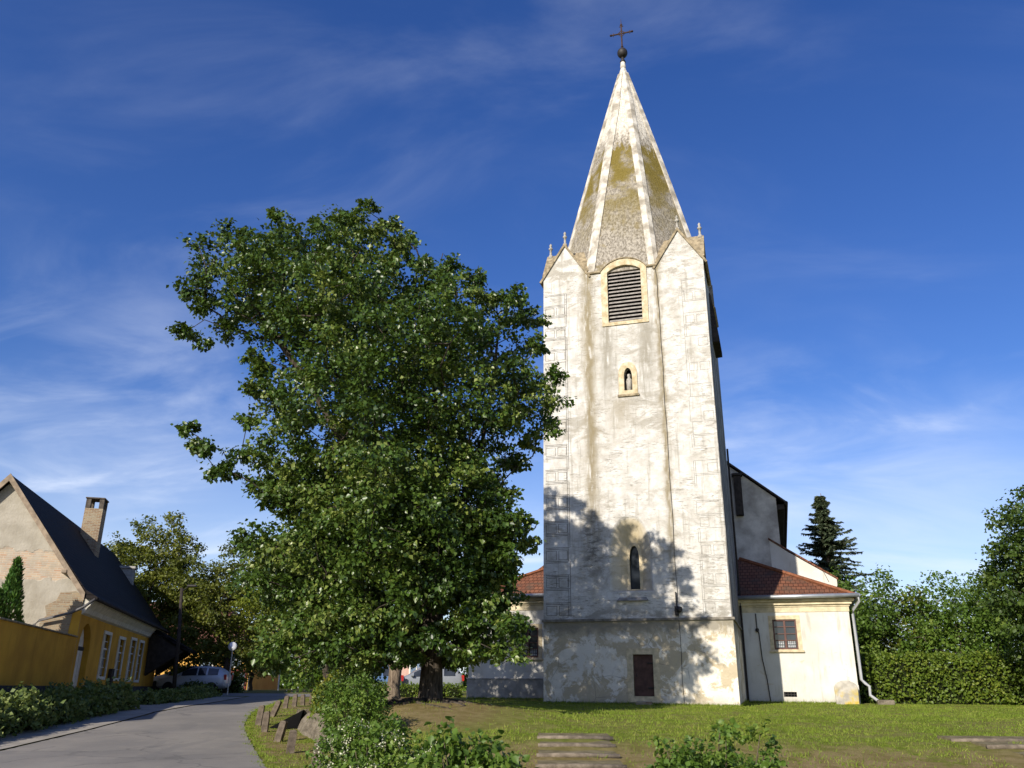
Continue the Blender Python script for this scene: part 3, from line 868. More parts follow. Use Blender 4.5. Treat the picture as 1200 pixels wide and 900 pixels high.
# iron door
mb = cm(); ring_y(mb, [(3.14, 1.32), (4.30, 1.32), (4.30, 3.16), (3.14, 3.16)], [(3.36, 1.52), (4.08, 1.52), (4.08, 2.95), (3.36, 2.95)], -.03, .10); mb.build('door_frame', M_FRAME_W, tower)
mb = cm(); mb.bevbox(3.37, 4.07, .09, .13, 1.53, 2.94, .01); mb.build('tower_door', M_DOOR, tower)
for z in (1.78, 2.62): cm().bevbox(3.86, 4.12, .055, .088, z, z + .05, .008).build('door_hinge', M_IRON, tower)
cm().tube([(3.46, .06, 2.18), (3.46, .06, 2.3)], .015, 6).build('door_handle', M_IRON, tower)
mb = cm(); mb.bevbox(3.45, 4.0, -.28, -.02, 1.15, 1.36, .03); mb.build('doorstep', M_RUBBLE, tower)

# lightning conductor running down the right-hand stain, with its box
mb = cm(); pts = [(4.93, fvz(18.55) - .03, 18.55)]
for z in np.linspace(18, 1.25, 22): pts.append((4.99 + .10 * math.sin((18 - z) * .09) + rng.normal() * .012, fvz(z) - .03, z))
mb.tube(pts, .009, 5); mb.build('lightning_conductor', M_IRON, tower)
mb = cm(); mb.bevbox(4.96, 5.10, -.10, -.02, 4.28, 4.62, .02); mb.tube([(5.03, -.05, 4.62), (5.03, -.05, 5.12)], .025, 6); mb.lathe([(.02, 4.38), (.10, 4.42), (.12, 4.5), (.10, 4.58), (.02, 4.6)], (5.12, -.08, 0), 8)
mb.build('conductor_box', M_IRON, tower)

# four corner gables: crossed plaster gables with stone roofs and two finials each
A0, A1, ZE, ZP = .07, 2.0, 18.6, 20.12
def gable_corner(flipu, flipv):
    fu = (lambda u: 7 - u) if flipu else (lambda u: u)
    fw = (lambda v: 7 - v) if flipv else (lambda v: v)
    def T(mb): mb.v = [(fu(x), fw(y), z) for x, y, z in mb.v]; return mb
    c = (A0 + A1) / 2
    tri = [(A0, ZE), (A1, ZE), (c, ZP)]
    w = cm(); w.prism_v(tri, .07, 1.9); w.prism_u(tri, .071, 1.9)
    g = T(w).build('corner_gable', M_TOWER, tower)
    r = cm(); t = .09; o = .07; ex = .10
    dz = (ZP - ZE) / (c - A0); L = math.hypot(1, dz); nxn, nzn = -dz / L, 1 / L
    for sgn, ex, pv in ((1, .10, 1), (-1, .10, 1), (1, -.10, 0), (-1, .10, 0)):
        p0 = (c, ZP); p1 = (c - sgn * (c - A0 + ex), ZP - dz * (c - A0 + ex))
        q = [p0, (p0[0], p0[1] + t * L), (p1[0] + sgn * nxn * t, p1[1] + nzn * t), p1]
        if sgn < 0: q = [p0, p1, (p1[0] + nxn * -t, p1[1] + nzn * t), (p0[0], p0[1] + t * L)]
        if pv: r.prism_v(q, .07 - o, 2.3)
        else: r.prism_u(q, .072 - o, 2.3)
    T(r).build('gable_roof', M_STONE, tower)
    for (fx, fy) in ((c, .16), (.16, c)):
        f = cm(); f.lathe([(.12, ZP + .02), (.10, ZP + .18), (.055, ZP + .22), (.05, ZP + .48), (.09, ZP + .5), (.10, ZP + .56), (.055, ZP + .6), (.045, ZP + .66), (.07, ZP + .71), (.03, ZP + .79), (.0, ZP + .82)], (fx, fy, 0), 8)
        T(f).build('finial', M_FINIAL, tower, True)
for a in (0, 1):
    for b_ in (0, 1): gable_corner(a, b_)
# eaves moulding of the straight sections between the gables
for bx in ((2.0, 2.62, -.02, .2), (4.57, 5.0, -.02, .2), (2.0, 5.0, 6.85, 7.03), (-.03, .15, 2.0, 5.0), (6.85, 7.03, 2.0, 2.62), (6.85, 7.03, 4.57, 5.0)):
    cm().bevbox(*bx, 18.58, 18.68, .02).build('eaves_moulding', M_STONE, tower)

# octagonal spire with slightly bellied foot, and its eight pale ribs
ZA = 32.55
def spr(z):
    k = 1 - (z - 18.6) / (ZA - 18.6)
    return 3.40 * k + .16 * max(0, k) * (1 - k) * 1.6
def oct_(r, z, extra=0):
    c = (r + extra) / math.cos(math.pi / 8)
    return [(3.5 + c * math.cos(math.pi / 8 + i * math.pi / 4), 3.5 + c * math.sin(math.pi / 8 + i * math.pi / 4), z) for i in range(8)]
zs = list(np.linspace(18.6, 32.3, 24))
mb = cm(); mb.loft([oct_(spr(z), z) for z in zs]); spire = mb.build('spire', M_SPIRE, tower)
for i in range(8):
    a = math.pi / 8 + i * math.pi / 4
    ca, sa = math.cos(a), math.sin(a); mb = cm(); rings = []
    for z in zs[:-1]:
        R0 = spr(z) / math.cos(math.pi / 8); w = .205 * min(1, (32.55 - z) / 3.5) + .025; p = .05
        # kite section hugging both faces of the corner
        t1 = (a + math.pi / 2 + math.pi / 8); t2 = (a - math.pi / 2 - math.pi / 8)
        cx, cy = 3.5 + R0 * ca, 3.5 + R0 * sa
        e1 = (cx + w * math.cos(t1), cy + w * math.sin(t1)); e2 = (cx + w * math.cos(t2), cy + w * math.sin(t2))
        n1 = a + math.pi / 8; n2 = a - math.pi / 8
        rings.append([(e1[0] - .03 * math.cos(n1), e1[1] - .03 * math.sin(n1), z), (e1[0] + p * math.cos(n1), e1[1] + p * math.sin(n1), z),
                      (cx + p * 1.1 * ca, cy + p * 1.1 * sa, z), (e2[0] + p * math.cos(n2), e2[1] + p * math.sin(n2), z), (e2[0] - .03 * math.cos(n2), e2[1] - .03 * math.sin(n2), z), (cx - .1 * ca, cy - .1 * sa, z)])
    mb.loft(rings); mb.build('spire_rib', M_RIB, tower)
mb = cm(); mb.lathe([(.10, 32.0), (.15, 32.2), (.125, 32.4), (.12, 32.58)], (3.5, 3.5, 0), 12); mb.build('spire_tip', M_RIB, tower, True)
mb = cm(); mb.lathe([(.16, 32.5), (.12, 32.62), (.07, 32.75), (.07, 32.85)], (3.5, 3.5, 0), 12)
mb.lathe([(.02, 32.82)] + [(.27 * math.sin(t), 33.12 - .29 * math.cos(t)) for t in np.linspace(.2, math.pi - .2, 14)] + [(.02, 33.42)], (3.5, 3.5, 0), 20)
mb.build('spire_ball', M_IRON, tower, True)
mb = cm()
mb.tube([(3.5, 3.5, 33.4), (3.5, 3.5, 35.0)], .045, 6); mb.tube([(3.5, 3.5, 34.95), (3.5, 3.5, 35.4)], [.03, .008], 5)
mb.tube([(2.98, 3.5, 34.42), (4.02, 3.5, 34.42)], .042, 6)
for (p, q) in (((2.94, 34.42), (1, 0)), ((4.06, 34.42), (1, 0)), ((3.5, 34.98), (0, 1)), ((3.5, 33.55), (0, 1))):
    mb.lathe([(.0, -.06), (.06, -.03), (.075, 0), (.06, .03), (0, .06)], (p[0], 3.5, p[1]), 8)
    if q[0]:
        mb.tube([(p[0] + (.12 if p[0] < 3.5 else -.12), 3.5, p[1] - .11), (p[0] + (.12 if p[0] < 3.5 else -.12), 3.5, p[1] + .11)], .022, 5)
    else: mb.tube([(p[0] - .11, 3.5, p[1] - .1), (p[0] + .11, 3.5, p[1] - .1)], .022, 5)
for sx in (-1, 1):
    for szn in (-1, 1):
        mb.tube([(3.5 + sx * .22, 3.5, 34.42), (3.5 + sx * .10, 3.5, 34.42 + szn * .10), (3.5, 3.5, 34.42 + szn * .22)], .02, 5)
mb.build('cross', M_RUSTIRON, tower)

# nave behind the tower: front wall with its sloping shoulders, roof, eaves, aisles
VN = 11.0
nave_poly = [(-2.0, 1.0), (9.0, 1.0), (9.0, 10.1), (9.0, 10.72), (3.5, 15.3), (-2.0, 10.72)]
nave = cm().prism_v(nave_poly, VN, VN + 22).build('nave', M_NAVE, church)
rf = cm(); c, zp = 3.5, 15.55; dz = (15.3 - 10.72) / 5.5
for s in (1, -1):
    e = 5.95
    q = [(c, zp - .06), (c, zp - .16), (c + s * e, zp - .16 - dz * e), (c + s * e, zp - .06 - dz * e)]
    if s < 0: q = q[::-1]
    rf.prism_v(q, VN - .16, VN + 22.2)
rf.build('nave_roof', simple('dark nave roofing', (.055, .045, .04), .85, .3, 3, .3, .15), nave)
mb = cm()
for s in (1, -1):
    a, b_ = (8.98, 9.36) if s > 0 else (-2.36, -1.98)
    mb.bevbox(a, b_, VN + .05, VN + 22, 10.15, 10.42, .03)
    g = 9.46 if s > 0 else -2.46
    mb.tube([(g, VN - .1, 10.45), (g, VN + 22, 10.45)], .09, 8)
mb.build('nave_eaves', M_DARKTIMBER, nave)
mb = cm(); mb.bevbox(7.05, 7.42, VN - .34, VN + .02, 9.9, 11.9, .03); mb.bevbox(6.98, 7.5, VN - .4, VN + .02, 11.9, 12.02, .02); mb.build('eaves_box', M_DARKTIMBER, nave)
for s in (1, -1):
    f = (lambda u: u) if s > 0 else (lambda u: 7 - u)
    poly = [(f(8.5), 1.0), (f(11.25), 1.0), (f(11.25), 6.2), (f(11.36), 6.45), (f(11.36), 6.72), (f(10.0), 7.6), (f(9.2), 8.14), (f(8.5), 8.66)]
    if s < 0: poly = poly[::-1]
    w = cm().prism_v(poly, VN - .02, VN + 22).build('aisle', M_CHURCH, church)
    cp = cm(); q = [(f(8.45), 8.69), (f(11.42), 6.69), (f(11.42), 6.78), (f(8.45), 8.79)]
    if s < 0: q = q[::-1]
    cp.prism_v(q, VN - .06, VN + 22).build('aisle_roof', M_TILE, w)
mb = cm(); mb.tube([(9.6, VN - .03, 8.0), (10.3, VN - .04, 7.5), (10.75, VN - .04, 7.25), (11.0, VN - .03, 6.6)], .012, 5); mb.build('wall_cable', M_IRON, church)

# low annexes on both sides of the tower
def annex(u0, u1, v0, hip_right, ztop, x_win, z_win, grate):
    v1 = VN
    w = cm().box(u0, u1, v0, v1, .9, ztop - .42).build('annex', M_CHURCH, church)
    tag(w, 'low cream annex lit by the sun' if hip_right else 'low grey annex shaded by the linden')
    wx0, wx1 = x_win; z0, z1 = z_win
    cs = [cm().box(wx0, wx1, v0 - .3, v0 + .18, z0, z1)]
    if grate: cs.append(cm().box(8.48, 8.98, v0 - .3, v0 + .2, 1.53, 1.72))
    cut(w, cs)
    mb = cm()
    e0, e1 = (u0, u1 + .22) if hip_right else (u0 - .22, u1)
    mb.box(u0, u1 + (.02 if hip_right else 0), v0 - .025, v0 + .02, ztop - .62, ztop - .42)
    steps = [(.06, ztop - .42, ztop - .34), (.14, ztop - .34, ztop - .22), (.24, ztop - .22, ztop - .10)]
    for d_, za, zb_ in steps:
        if hip_right: mb.bevbox(u0, u1 + d_, v0 - d_, v1, za, zb_, .015)
        else: mb.bevbox(u0 - d_, u1, v0 - d_, v1, za, zb_, .015)
    mb.build('annex_cornice', simple('sandy cornice', (.58, .50, .34), .9, .25, 3, .3, .1), w)
    # hipped lean-to roof
    zr = ztop + 2.15; vr = v0 + 3.75; o = .32
    if hip_right:
        vs = [(u0, v0 - o, ztop - .08), (u1 + o, v0 - o, ztop - .08), (u1 + o, v1, ztop - .08), (u0, v1, ztop - .08), (u0, vr, zr), (u1 - 4.25, vr, zr), (u1 - 4.25, v1, zr), (u0, v1, zr)]
    else:
        vs = [(u0 - o, v0 - o, ztop - .08), (u1, v0 - o, ztop - .08), (u1, v1, ztop - .08), (u0 - o, v1, ztop - .08), (u0 + 4.25, vr, zr), (u1, vr, zr), (u1, v1, zr), (u0 + 4.25, v1, zr)]
    r = cm().add(vs, [(3, 2, 1, 0), (0, 1, 5, 4), (1, 2, 6, 5), (2, 3, 7, 6), (3, 0, 4, 7), (4, 5, 6, 7)]).build('annex_roof', M_TILE, w)
    hp = cm()
    if hip_right: hp.tube([(u1 + o, v0 - o, ztop), (u1 - 4.25, vr, zr + .03)], .09, 6)
    else: hp.tube([(u0 - o, v0 - o, ztop), (u0 + 4.25, vr, zr + .03)], .09, 6)
    hp.build('hip_tiles', simple('orange hip tiles', (.22, .09, .048), .85, .3, 6, .3, .1), w)
    g = cm()
    a, b_ = (u0 + .02, u1 + .42) if hip_right else (u0 - .42, u1 - .02)
    g.tube([(a, v0 - .42, ztop - .04), (b_, v0 - .42, ztop - .02)], .085, 8)
    if hip_right: g.tube([(u1 + .42, v0 - .42, ztop - .03), (u1 + .42, v1, ztop - .02)], .085, 8)
    else: g.tube([(u0 - .42, v0 - .42, ztop - .03), (u0 - .42, v1, ztop - .02)], .085, 8)
    g.build('gutter', M_ZINC, w, True)
    # window
    mb = cm(); ring_y(mb, [(wx0 - .16, z0 - .1), (wx1 + .16, z0 - .1), (wx1 + .16, z1 + .16), (wx0 - .16, z1 + .16)], [(wx0, z0), (wx1, z0), (wx1, z1), (wx0, z1)], v0 - .02, v0 + .06)
    mb.build('window_surround', M_FRAME_W, w)
    mb = cm(); mb.bevbox(wx0 - .2, wx1 + .22, v0 - .09, v0 + .05, z0 - .12, z0 - .03, .015); mb.build('window_sill', M_FRAME_W, w)
    mb = cm(); ring_y(mb, [(wx0, z0), (wx1, z0), (wx1, z1), (wx0, z1)], [(wx0 + .06, z0 + .06), (wx1 - .06, z0 + .06), (wx1 - .06, z1 - .06), (wx0 + .06, z1 - .06)], v0 + .035, v0 + .10)
    m = (wx0 + wx1) / 2; mb.box(m - .04, m + .04, v0 + .03, v0 + .10, z0 + .06, z1 - .06)
    for zz in (z0 + .36, z0 + .62, z0 + .90):
        if zz < z1 - .12:
            mb.box(wx0 + .06, m - .04, v0 + .05, v0 + .09, zz - .014, zz + .014); mb.box(m + .04, wx1 - .06, v0 + .05, v0 + .09, zz - .014, zz + .014)
    mb.build('window_frame', M_WINFRAME, w)
    mb = cm(); mb.box(wx0 + .02, wx1 - .02, v0 + .10, v0 + .12, z0 + .02, z1 - .02); mb.build('window_pane', M_GLASS, w)
    for (a, b_) in ((wx0 + .09, m - .07), (m + .07, wx1 - .09)):
        n = 4; mb = cm()
        for q in range(n):
            aa = a + (b_ - a) * q / n
            for zz in (z0 + .09, z0 + .20, z0 + .29): mb.box(aa + .012, aa + (b_ - a) / n - .012, v0 + .092, v0 + .098, zz, zz + .075)
        mb.build('window_curtain', M_CURTAIN, w)
    return w
wr = annex(6.93, 11.33, 6.0, True, 5.46, (8.29, 9.23), (3.36, 4.55), True)
mb = cm()
for i in range(4): mb.box(8.48 + .12 * i + .03, 8.48 + .12 * i + .055, 6.03, 6.06, 1.53, 1.72)
mb.box(8.48, 8.98, 6.025, 6.05, 1.61, 1.635); mb.build('cellar_grate', M_IRON, wr)
mb = cm(); mb.box(8.46, 9.0, 6.14, 6.16, 1.5, 1.75); mb.build('grate_void', M_DARK, wr)
mb = cm(); mb.box(6.94, 11.345, 5.985, 6.05, .9, 2.0); 
pl_o = mb.build('annex_plinth', M_CHURCH, wr); cut(pl_o, [cm().box(8.48, 8.98, 5.5, 6.3, 1.53, 1.72)])
mb = cm(); pts = [(11.75, 5.6, 5.4), (11.74, 5.62, 5.2), (11.50, 5.82, 4.9), (11.47, 5.86, 4.7), (11.47, 5.86, 2.2), (11.60, 5.80, 2.05), (11.72, 5.78, 1.95), (11.72, 5.78, 1.62), (11.95, 5.55, 1.42)]
mb.tube(pts, .06, 8); mb.build('downpipe', M_ZINC_LT, wr, True)
mb = cm(); mb.tube([(7.65, 5.95, 4.8), (7.66, 5.95, 4.2), (7.72, 5.95, 4.0), (7.76, 5.95, 3.0), (7.88, 5.95, 2.2), (7.95, 5.95, 1.2)], .022, 6); mb.lathe([(.02, 4.05), (.07, 4.08), (.07, 4.18), (.02, 4.22)], (7.66, 5.92, 0), 8); mb.build('earth_wire', M_IRON, wr)
mb = cm(); mb.tube([(7.06, 5.9, 12.0), (7.07, 5.9, 1.2)], .05, 6); mb.build('tower_downpipe', M_DARKTIMBER, church)
wl_ = annex(-4.75, .02, 5.0, False, 5.64, (-2.5, -1.55), (3.03, 4.27), False)
mb = cm(); mb.box(-4.80, .02, 4.94, 5.03, .9, 2.12); mb.bevbox(-4.82, .02, 4.92, 5.02, 2.12, 2.18, .01); mb.build('annex_plinth', M_PLINTH_CH, wl_)

def cpt(u, v, z=0):
    return (X0 + u * math.cos(TH) + v * math.sin(TH), Y0 - u * math.sin(TH) + v * math.cos(TH), z)
# slab leaning on the annex corner
p = cpt(10.85, 5.72)
slab = MB()
o2 = [(-.42, 0), (.42, 0), (.44, .55)] + [(.44 * math.cos(t), .62 + .28 * math.sin(t)) for t in np.linspace(.1, math.pi - .1, 9)] + [(-.44, .55)]
slab.loft([[(x * .97, -.09, z * .985) for x, z in o2], [(x, -.06, z) for x, z in o2], [(x, .06, z) for x, z in o2], [(x * .97, .09, z * .985) for x, z in o2]])
s = slab.build('stone_slab', M_LICHEN)
s.location = (p[0], p[1], float(H(p[0], p[1])) - .02); s.rotation_euler = (R(-8), 0, -TH)
tag(s, 'round-topped grey stone slab with yellow lichen leaning on sunlit annex corner', 'stone')
p = cpt(12.2, 5.4)
s = MB().bevbox(-.3, .3, -.2, .2, -.1, .1, .03).build('splash_stone', M_CONC); s.location = (p[0], p[1], 1.36); s.rotation_euler = (0, 0, -TH)
tag(s, 'small flat splash stone under the annex downpipe', 'stone')

# ------------------------------------------------------------------ yellow house on the left
fd = (-.24, .97)
HA = math.atan2(-fd[0], fd[1])
house = thing('yellow_house', 'long low ochre house with dark steep roof, bare gable and brick chimney', 'house', (-16.37, 33.0, .9), HA)
HO = (0, 0, -.9)
def hm(): return MB(HO)
HW, HL, EZ, PZ = 6.74, 20.9, 4.87, 9.22
def gz(x): return PZ - (PZ - EZ) / (HW / 2) * abs(x + HW / 2)
wall = hm().box(-HW, 0, .02, HL, .6, EZ).build('wall', M_YELLOW, house)
wins = [(4.75, 6.12, 2.10, 3.83), (8.25, 9.6, 2.07, 3.80), (11.4, 12.75, 2.05, 3.92), (13.95, 15.2, 2.04, 3.92)]
arch = [(.45, 1.0), (2.35, 1.0), (2.35, 3.1)] + [(1.4 + .95 * math.cos(t), 3.1 + .93 * math.sin(t)) for t in np.linspace(.12, math.pi - .12, 12)] + [(.45, 3.1)]
cut(wall, [hm().box(-.16, .3, a, b, c, d) for a, b, c, d in wins] + [hm().prism_u(arch, -.32, .3)])
gb = hm().prism_v([(-HW, 1.0), (-.0, 1.0), (-.0, EZ), (-HW / 2, PZ - .02), (-HW, EZ)], -.02, .018)
gable = gb.build('gable_wall', M_GABLE, house); tag(gable, 'bare plaster gable with a band of exposed brick')
gb2 = hm().prism_v([(-HW + .05, EZ), (-.05, EZ), (-HW / 2, PZ - .1)], .02, HL); gb2.build('attic_wall', M_GABLE, house)
# broken corner showing rubble and a yellow quoin strip
rub = hm(); pts = [(-1.25, 3.4), (-.36, 3.4), (-.30, 4.35), (-.02, 4.6), (.0, 4.95), (-.32, 5.12), (-.85, 5.05), (-.95, 4.75), (-1.3, 4.55), (-1.2, 4.2), (-1.38, 3.9)]
rub.prism_v(pts, -.055, -.01); rub.build('broken_corner', M_RUBBLE, house)
hm().box(-.34, .0, -.035, .0, 1.0, 4.42).build('corner_strip', M_YELLOW, house)
# plinth
mb = hm(); mb.box(-.1, .05, .0, .43, .6, 1.72); mb.box(-.1, .05, 2.37, HL, .6, 1.72); mb.build('plinth', M_PLINTH, house)
# cornice
mb = hm()
mb.loft([[(.0, y, 4.28), (.10, y, 4.34), (.16, y, 4.50), (.34, y, 4.72), (.38, y, 4.84), (.0, y, 4.86)] for y in (.0, HL)])
mb.build('cornice', M_CORNICE, house)
# roof: two slabs
sl = (PZ - EZ) / (HW / 2)
rf = hm()
for s in (1, -1):
    c = -HW / 2; e = HW / 2 + .02; t = .2
    q = [(c, PZ + t + .04), (c, PZ + .04), (c + s * e, PZ + .04 - sl * e), (c + s * (e + .5), PZ - sl * e - .06), (c + s * (e + .5), PZ + .06 - sl * e), (c + s * (e + .02), PZ + t + .14 - sl * e)]
    if s < 0: q = q[::-1]
    rf.prism_v(q, -.26, HL + .3)
roof = rf.build('roof', M_TILE_DK, house)
mb = hm(); c = -HW / 2
for s in (1, -1):
    e = HW / 2 + .06
    q = [(c, PZ + .27), (c, PZ - .02), (c + s * e, PZ - .02 - sl * e), (c + s * e, PZ + .27 - sl * e)]
    if s < 0: q = q[::-1]
    mb.prism_v(q, -.31, -.255)
mb.build('verge_board', M_VERGE, roof)
mb = hm(); mb.bevbox(-.9, -.72, -.34, .1, 5.75, 5.90, .02); mb.build('purlin_end', M_VERGE, roof)
mb = hm(); mb.tube([(.50, -.2, 4.83), (.50, HL, 4.83)], .075, 8); mb.build('gutter', M_DARKTIMBER, roof)
mb = hm(); mb.tube([(.45, -.28, 4.83), (.15, -.33, 4.55), (-.3, -.3, 4.30), (-1.35, -.24, 4.0), (-1.5, -.22, 3.85), (-1.52, -.2, 2.0)], .05, 8); mb.build('gutter_pipe', simple('grey iron pipe', (.10, .095, .095), .7, .3, 5, .1, .3), roof, True)
# chimneys
ch = hm(); ch.loft([[(-2.93, 9.98, 6.5), (-2.08, 9.98, 6.5), (-2.08, 10.85, 6.5), (-2.93, 10.85, 6.5)], [(-2.93, 9.98, 10.2), (-2.08, 9.98, 10.2), (-2.08, 10.85, 10.2), (-2.93, 10.85, 10.2)]])
chim = ch.build('chimney', M_BRICK, roof)
mb = hm()
for (a, b) in ((-2.93, -2.70), (-2.30, -2.08)):
    mb.bevbox(a, b, 9.98, 10.2, 10.2, 10.68, .015); mb.bevbox(a, b, 10.63, 10.85, 10.2, 10.68, .015)
mb.bevbox(-2.97, -2.04, 9.94, 10.89, 10.68, 10.76, .02); mb.build('chimney_cap', simple('sooty chimney cap', (.10, .085, .07), .95, .4, 6, .4, .1), roof)
mb = hm(); mb.bevbox(-2.5, -1.75, 19.0, 19.6, 6.5, 8.35, .02); mb.bevbox(-2.58, -1.67, 18.92, 19.68, 8.35, 8.5, .02); mb.build('chimney', simple('pale rear chimney', (.34, .33, .30), .9, .3, 5, .4, .1), roof)
# arched gate door
mb = hm()
mb.prism_u([(.47, 1.02), (2.33, 1.02), (2.33, 3.02), (.47, 3.02)], -.30, -.22)
door = mb.build('door', M_WHITE, house)
mb = hm(); mb.prism_u([(.47, 3.18), (2.33, 3.18)] + [(1.4 + .92 * math.cos(t), 3.1 + .90 * math.sin(t)) for t in np.linspace(.12, math.pi - .12, 12)], -.30, -.24); mb.build('door_fanlight', M_WHITE, door)
mb = hm(); mb.bevbox(-.32, -.20, .46, 2.34, 3.03, 3.17, .01); mb.build('transom', M_PLINTH, door)
mb = hm(); mb.tube([(-.21, .75, 1.95), (-.16, .75, 1.95)], .02, 6); mb.tube([(-.16, .70, 1.95), (-.16, .88, 1.95)], .018, 6); mb.build('handle', M_IRON, door)
mb = hm()
for y in (.9, 1.4, 1.87): mb.box(-.222, -.212, y - .012, y + .012, 1.05, 3.0)
mb.build('door_boards', simple('shadow gap paint', (.40, .39, .36), .8, .2), door)
for (a, b, c, d) in wins:
    mb = hm(); ring_y(mb, [(a - .13, c - .13), (b + .13, c - .13), (b + .13, d + .13), (a - .13, d + .13)], [(a, c), (b, c), (b, d), (a, d)], -.02, .05)
    mb.v = [(y, x, z) for x, y, z in mb.v]
    w = mb.build('window', M_WHITE, house)
    mb = hm(); m = (a + b) / 2
    mb.box(-.09, -.05, m - .03, m + .03, c, d); mb.box(-.09, -.05, a, b, c + (d - c) * .66 - .03, c + (d - c) * .66 + .03)
    for q in (.22, .44, .84): mb.box(-.085, -.06, a, b, c + (d - c) * q - .014, c + (d - c) * q + .014)
    mb.build('window_bars', M_WHITE, w)
    mb = hm(); mb.box(-.14, -.11, a, b, c, d); mb.build('pane', M_GLASS, w)
    mb = hm()
    for q in range(7):
        yy = a + (b - a) * (q + .5) / 7; mb.add([(-.10, yy - .07, c + .05), (-.10, yy + .07, c + .05), (-.10, yy + .05, c + (d - c) * (.5 + .4 * random.random())), (-.10, yy - .04, c + (d - c) * (.45 + .3 * random.random()))], [(0, 1, 2, 3)])
    mb.build('curtain', M_CURTAIN, w)
mb = hm(); mb.bevbox(.02, .16, 6.9, 7.5, 1.72, 2.45, .02); mb.build('meter_box', M_DARKTIMBER, house)
# dark timber porch at the far end of the front
mb = hm()
mb.loft([[(.0, y, 4.95), (.0, y, 4.75), (2.2, y, 3.55), (2.3, y, 3.70)] for y in (16.6, 21.0)])
pr_ = mb.build('porch', M_TILE_DK, house)
for ya in (16.7, 20.8): hm().prism_v([(.05, 2.35), (.65, 2.7), (1.95, 3.6), (.05, 4.7)], ya, ya + .08).build('porch_cheek', M_DARKTIMBER, pr_)
for y in (16.9, 20.7): hm().tube([(1.9, y, 3.6), (.05, y, 2.3)], .07, 6).build('porch_brace', M_DARKTIMBER, pr_)

# garden wall continuing the front towards the camera
gw = thing('garden_wall', 'tall ochre garden wall in shade with dark plinth, joining the gable', 'wall', (-16.37, 33.0, .9), HA)
hm().box(-.38, .0, -9.4, -.04, .4, 3.42).build('wall', M_YELLOW, gw)
hm().box(-7.5, -.39, -9.38, -9.05, .4, 3.40).build('return_wall', M_YELLOW, gw)
hm().bevbox(-.42, .05, -9.4, -.04, 3.42, 3.48, .02).build('coping', M_STONE, gw)
hm().box(-.3, .04, -9.4, -.04, .3, 1.70).build('plinth', M_PLINTH, gw)
def hpt(x, y):
    return (-16.37 + x * math.cos(HA) - y * math.sin(HA), 33.0 + x * math.sin(HA) + y * math.cos(HA))

# ------------------------------------------------------------------ conifers behind the wall
def thuja(name, label, x, y, zb, h, r, n=5200, group=None):
    t = thing(name, label, 'conifer', (x, y, zb), 0, group)
    MB().tube([(0, 0, 0), (0, 0, h * .9)], [.08, .02], 6).build('stem', M_BARK, t)
    u = rng.random(n) ** .8; a = rng.random(n) * 2 * np.pi
    prof = np.minimum(1, (1 - u) * 1.6) ** .8 * np.minimum(1, .55 + u * 3)
    rr = r * prof * (.72 + .33 * rng.random(n) + .12 * np.sin(a * 5 + u * 14))
    pos = np.stack([rr * np.cos(a), rr * np.sin(a), u * h], 1)
    out = np.stack([np.cos(a), np.sin(a), np.zeros(n)], 1)
    tip = unit(out * .5 + np.array([0, 0, 1.0]) + rng.normal(size=(n, 3)) * .3)
    nrm = unit(out + rng.normal(size=(n, 3)) * .5)
    V, F, q = leaves(pos, nrm, tip, .16 * (.6 + .8 * rng.random(n)), wide=.2, fold=.05)
    mesh_np('foliage', V, F, M_THUJA, t, rnd=q)
    return t
g_th = 'conifers behind the ochre wall'
p = hpt(-2.0, -1.9); thuja('columnar_conifer', 'tall narrow green conifer standing against the bare gable', p[0], p[1], 1.2, 4.75, .62, 5200, g_th)
for (x, y, h, r, lb) in ((-2.1, -2.9, 3.55, .6, 'low bushy conifer peeping over ochre wall right beside the tall narrow one'), (-2.2, -4.4, 3.45, .75, 'low bushy conifer over ochre wall at the left picture edge')):
    p = hpt(x, y); thuja('bushy_conifer', lb, p[0], p[1], 1.2, h, r, 4200, g_th)

